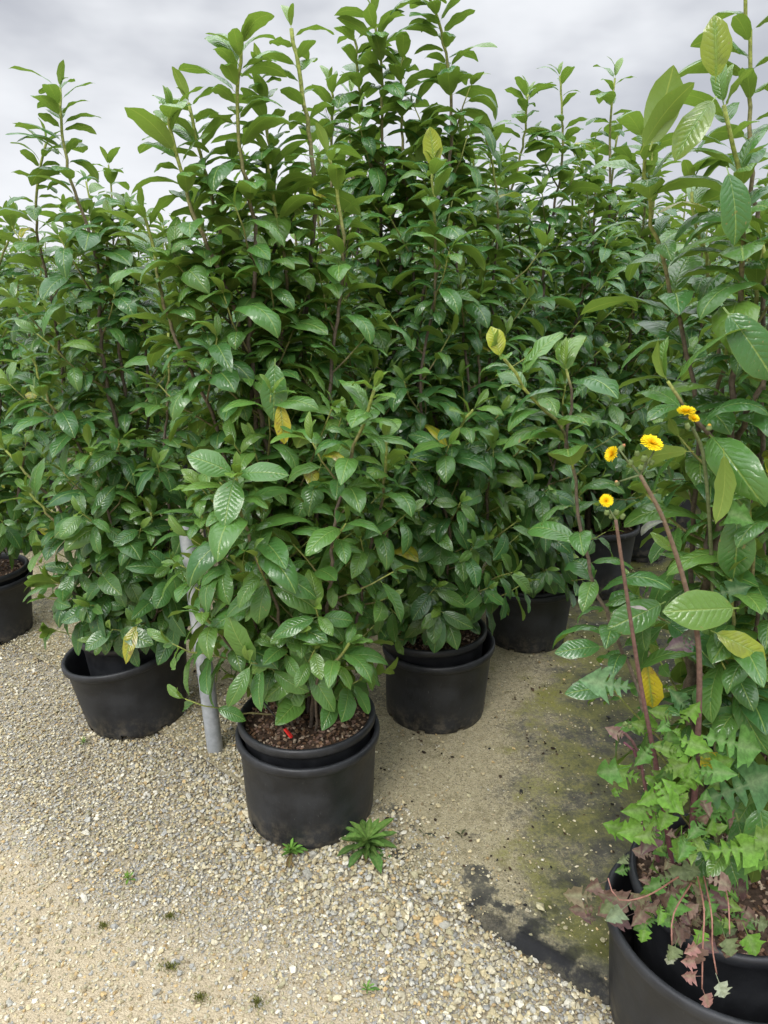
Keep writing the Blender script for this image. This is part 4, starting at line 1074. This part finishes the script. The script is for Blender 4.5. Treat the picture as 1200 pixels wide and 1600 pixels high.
# leaves: each a toothed, lobed leaf on a winged stalk
GR1, GR2, GR3 = (.13, .27, .040), (.085, .195, .042), (.055, .13, .045)
PK, BR1, OLV = (.30, .16, .14), (.15, .095, .075), (.15, .19, .09)
lf = [  # px, py, dy, dir, normal, length, kind, colour, bend
    (1000, 1215, 0, (-1, -.2, .35), (0, -1, .4), .085, 'lobed', GR1, .4), (1045, 1175, -.01, (-.2, -.3, .9), (0, -1, .2), .07, 'lobed', GR2, .3),
    (1050, 1150, -.01, (.7, -.3, -.15), (0, -1, .4), .08, 'lobed', GR1, .3), (1060, 1130, .0, (.4, -.2, .7), (0, -1, .3), .065, 'lobed', GR1, .3),
    (1045, 1165, -.02, (.35, -.3, -.7), (.1, -1, .3), .075, 'lobed', GR1, .2), (1020, 1160, -.02, (-.6, -.3, -.7), (0, -1, .3), .06, 'lobed', GR2, .2),
    (1095, 1150, -.02, (1, -.2, -.15), (0, -1, .6), .13, 'lobed', GR2, .6), (1098, 1250, 0, (1, -.1, .5), (0, -1, .6), .17, 'lobed', GR3, .5),
    (1098, 1330, 0, (1, -.2, .15), (0, -1, .5), .15, 'lobed', GR1, .25), (1105, 1330, -.03, (.9, -.3, .35), (0, -1, .5), .12, 'lobed', GR1, .3),
    (1065, 1290, -.03, (-.1, -.4, -.9), (0, -1, .3), .075, 'ivy', GR1, .2), (1048, 1250, -.02, (-.3, -.3, -.8), (0, -1, .3), .07, 'lobed', GR1, .2),
    (1040, 1230, -.02, (-.75, -.3, -.3), (0, -1, .4), .07, 'lobed', GR1, .3), (1030, 1225, -.02, (.1, -.3, .9), (0, -1, .2), .065, 'lobed', GR2, .3),
    (1060, 1240, 0, (.2, -.2, .9), (0, -1, .2), .075, 'lobed', GR1, .2), (1030, 1260, -.02, (-1, -.2, -.05), (0, -1, .4), .08, 'lobed', GR1, .4),
    (1045, 1280, -.02, (-1, -.2, -.2), (0, -1, .5), .11, 'lobed', GR1, .4), (1080, 1210, -.02, (.8, -.2, .1), (0, -1, .4), .06, 'lobed', GR2, .3),
    (1090, 1180, .0, (-.6, -.2, .5), (0, -1, .4), .06, 'lobed', GR2, .3), (1110, 790, .05, (.7, -.3, -.2), (0, -1, .5), .085, 'lobed', GR2, .4),
    (1065, 1005, .02, (.3, -.2, .7), (0, -1, .3), .05, 'lobed', (.13, .14, .11), .4), (1088, 1005, 0, (-1, -.2, -.05), (0, -.5, 1),    .065, 'lobed', (.13, .09, .10), .3),
    (985, 1075, 0, (-1, -.3, .35), (0, -1, .6), .11, 'lobed', (.13, .24, .11), .5), (1040, 815, 0, (-.9, -.3, .1), (0, -.6, 1), .06, 'lance', (.14, .15, .13), 2.1),
    (982, 948, 0, (.4, -.3, .1), (0, -.6, 1), .035, 'lance', (.26, .23, .22), .4), (975, 1150, 0, (-.7, -.3, .5), (0, -1, .5), .055, 'lobed', (.26, .17, .15), .3),
    (1075, 1110, .0, (-.5, -.2, .6), (0, -1, .4), .07, 'lobed', GR3, .4), (1110, 930, .05, (.8, -.2, .3), (0, -1, .5), .08, 'lobed', GR3, .5),
]
for k_ in range(125):   # the tangle at the foot
    hgt_ = rng.random() ** 1.5
    py = 1440 - 300 * hgt_ + rng.normal(0, 12); px = 1072 + rng.normal(0, 1) * (60 - 34 * hgt_) - 20 * hgt_
    gr = [GR1, GR1, GR2, (.17, .27, .06), (.12, .21, .04)][rng.integers(5)]
    br = [OLV, BR1, BR1, (.20, .165, .10), (.12, .07, .07), GR2, (.22, .15, .12)][rng.integers(7)]
    c = gr if rng.random() < .08 + 1.15 * hgt_ else br
    lf.append((px, py, rng.uniform(-.05, .06), ((px - 1068) / 60 + rng.normal(0, .5), -.45 + rng.normal(0, .3), rng.normal(.1 + .3 * hgt_, .5)), (rng.normal(0, .35), -.8, .6), rng.uniform(.03, .078), 'ivy' if rng.random() < .12 else 'lobed', c, rng.uniform(.2, 1.6)))
for px, py, dy, d, c, l in ((1100, 1440, -.13, (-.3, -.3, -.9), GR1, .05), (1092, 1460, -.16, (-.15, -.2, -1), BR1, .07), (1100, 1470, -.165, (-.8, -.2, -.5), PK, .045), (1098, 1500, -.165, (-.9, -.2, .1), PK, .045),
                          (1098, 1525, -.168, (-.9, -.2, .2), PK, .045), (1096, 1540, -.172, (.35, -.3, -.9), PK, .048), (1060, 1465, -.14, (-.35, -.3, -.8), OLV, .05), (1052, 1480, -.14, (-.2, -.2, -.9), (.30, .33, .24), .04),
                          (1118, 1520, -.16, (.35, -.3, -.9), (.33, .37, .27), .055), (1010, 1440, -.12, (-.2, -.3, -1), GR1, .045), (985, 1410, -.12, (-.9, -.3, -.6), (.19, .25, .15), .06), (1160, 1440, -.12, (.35, -.3, -.8), GR1, .075),
                          (1140, 1460, -.14, (-.1, -.3, -1), BR1, .05), (1128, 1450, -.14, (.3, -.3, -.8), OLV, .06), (965, 1400, -.1, (-.8, -.2, -.9), OLV, .05), (950, 1375, -.08, (-1, -.2, -.4), BR1, .05)):
    lf.append((px, py, dy, d, (0, -.9, .4), l, 'ivy', c, .25))
g0 = Geo()
for px, py, dy, d, nn, l, kind, c, bd in lf:
    herb_leaf(g0, P(px, py, YE + dy), d, nn, l * .92, kind, np.array(c) * rng.uniform(.85, 1.15), bd, lobes=3 if l > .1 else 2)
tpart('foliage', g0)
# trailing reddish stalks over the rim
g = Geo()
for pp in ([(1090, 1370, -.02), (1100, 1420, -.13), (1098, 1480, -.165), (1097, 1545, -.172)], [(1100, 1370, -.02), (1112, 1430, -.13), (1113, 1480, -.15), (1120, 1522, -.16)], [(1060, 1370, -.02), (1010, 1400, -.08), (965, 1405, -.1), (950, 1372, -.08)], [(1080, 1380, -.02), (1052, 1430, -.12), (1050, 1480, -.14)], [(1130, 1370, 0), (1138, 1410, -.1), (1140, 1460, -.14)]):
    herb_stem(g, [P(a, b, YE + c) for a, b, c in pp], .0018, .0012, (.30, .15, .10, 1), (.42, .22, .18, 1), 6)
tpart('trailing_stalk', g)

# small weeds
def rosette(px, py, n, L, seed, label, col=(.09, .20, .05), tall=.5, name='weed', z=0.0, cat='weed', kind='lance', group=None):
    r = np.random.default_rng(seed); p = G(px, py, z); g = Geo()
    for i in range(n):
        a = i * 2.4 + r.normal(0, .2); e = tall * (i / n) + r.uniform(.05, .35)
        d = np.array([math.cos(a) * math.cos(e), math.sin(a) * math.cos(e), math.sin(e)])
        a += r.normal(0, .35)
        if i < 3 and n > 15: col2 = np.array([.16, .11, .05])
        else: col2 = np.array(col)
        c = col2 * r.uniform(.6, 1.35) + np.array([.05, .06, 0]) * (i / n)
        herb_leaf(g, p + np.array([0, 0, .004 + .03 * L / .1 * i / n]), d, (0, 0, 1), L * r.uniform(.45, 1.15) * (1 - .35 * i / n), kind, c, r.uniform(.3, .9), rib=(.24, .32, .10))
    o = link(name, g.mesh(name, True, p), HERB, None, p)
    return tag(o, label, cat, group)
rosette(574, 1328, 38, .125, 1, 'larger leafy weed rosette at the foot of the front pot', (.07, .16, .04), .6)
rosette(455, 1336, 20, .058, 2, 'smaller weed rosette growing by the foot of the front pot', (.09, .22, .04), 1.0)
rosette(130, 1162, 12, .028, 3, 'tiny green seedling in the gravel before the left front pot', (.12, .24, .05), 1.0, 'seedling', cat='seedling')
rosette(201, 1376, 9, .028, 4, 'tiny upright seedling alone in the open gravel at left', (.13, .26, .04), 1.3, 'seedling', cat='seedling')
rosette(573, 1550, 12, .030, 6, 'small seedling at the bottom edge of the gravel below the front pot', (.10, .22, .05), .8, 'seedling', cat='seedling')
rosette(660, 1305, 3, .04, 8, 'fallen dark leaf scrap on the cloth right of the front pot', (.05, .05, .04), .1, 'leaf_scrap', cat='leaf scrap')
rosette(720, 1308, 5, .03, 9, 'shrivelled black leaf lying on the sandy cloth', (.03, .03, .03), .4, 'leaf_scrap', cat='leaf scrap')
def moss(px, py, R, seed, label):
    r = np.random.default_rng(seed); p = G(px, py); g = Geo()
    for i in range(int(9000 * R)):
        a = r.uniform(0, 6.28); q = R * abs(r.normal(0, .55)) * (1 + .5 * math.sin(a * 2 + seed)) ; c = p + np.array([q * math.cos(a) * 1.3, q * math.sin(a), .002])
        d = (r.normal(0, .6), r.normal(0, .6), 1)
        herb_leaf(g, c, d, (0, -1, .3), r.uniform(.004, .009), 'lance', np.array([.19, .20, .05]) * r.uniform(.5, 1.3), .3, rib=(.19, .20, .06))
    tag(link('moss_tuft', g.mesh('moss', True, p), HERB, None, p), label, 'moss', 'moss tufts growing in the gravel')
moss(265, 1433, .017, 1, 'dark moss tuft in the gravel, highest of the row of tufts at the lower left')
moss(267, 1512, .020, 2, 'yellow-green moss tuft on the sandy track near the bottom')
moss(312, 1560, .018, 3, 'moss tuft between sand and gravel nearest the bottom edge left of centre')
moss(402, 1568, .015, 4, 'round dark moss tuft at the bottom edge below the front pot')
moss(162, 1448, .012, 5, 'faint moss tuft leftmost on the sandy track')

g = Geo(); tube(g, resample([G(128, 1003, .006), G(160, 1014, .012), G(185, 1027, .010), G(212, 1036, .004)], .02)[0], .0016, (.16, .17, .18, 1), 6)
o_ = G(128, 1003, 0)
tag(link('string', g.mesh('string', True, o_), PLASTIC, None, o_), 'thin grey string lying on the gravel left of the left front pot', 'string')
# ------------------------------------------------------------------ bare tree far behind
g = Geo(); tr_r = np.random.default_rng(3); base = P(520, 461, 16.0); base[2] = 0
def limb(p, d, l, r0, lev):
    k = 5; pts = [p]
    for i in range(k):
        d = nrm(d + tr_r.normal(0, .10, 3) + np.array([0, 0, .05])); pts.append(pts[-1] + d * l / k)
    tube(g, pts, np.linspace(r0, r0 * .55, k + 1), (.16, .14, .12, 1), 5)
    if lev > 0:
        for i in range(5 if lev > 1 else 6):
            q = pts[tr_r.integers(2, k + 1)]; dd = nrm(d + tr_r.normal(0, .45, 3) + np.array([0, 0, .2]))
            limb(q, dd, l * tr_r.uniform(.45, .7), r0 * .5, lev - 1)
g_tr = Geo(); tube(g_tr, [base, base + [0, 0, 1.2], base + [.05, 0, 2.2]], [.07, .06, .05], (.16, .14, .12, 1), 8)
root = tag(link('bare_tree', None, None, None, base), 'thin leafless tree far off, its twigs showing against the sky above the rows', 'tree')
for k_ in range(5):
    limb(base + np.array([.03, 0, 1.6 + .12 * k_]), np.array([tr_r.normal(0, .28), tr_r.normal(0, .28), 1.0]), 1.5, .022, 3)
link('trunk', g_tr.mesh('trunk', True, base), BARK, root); link('crown', g.mesh('crown', True, base), BARK, root)
print('objects', len(bpy.data.objects))
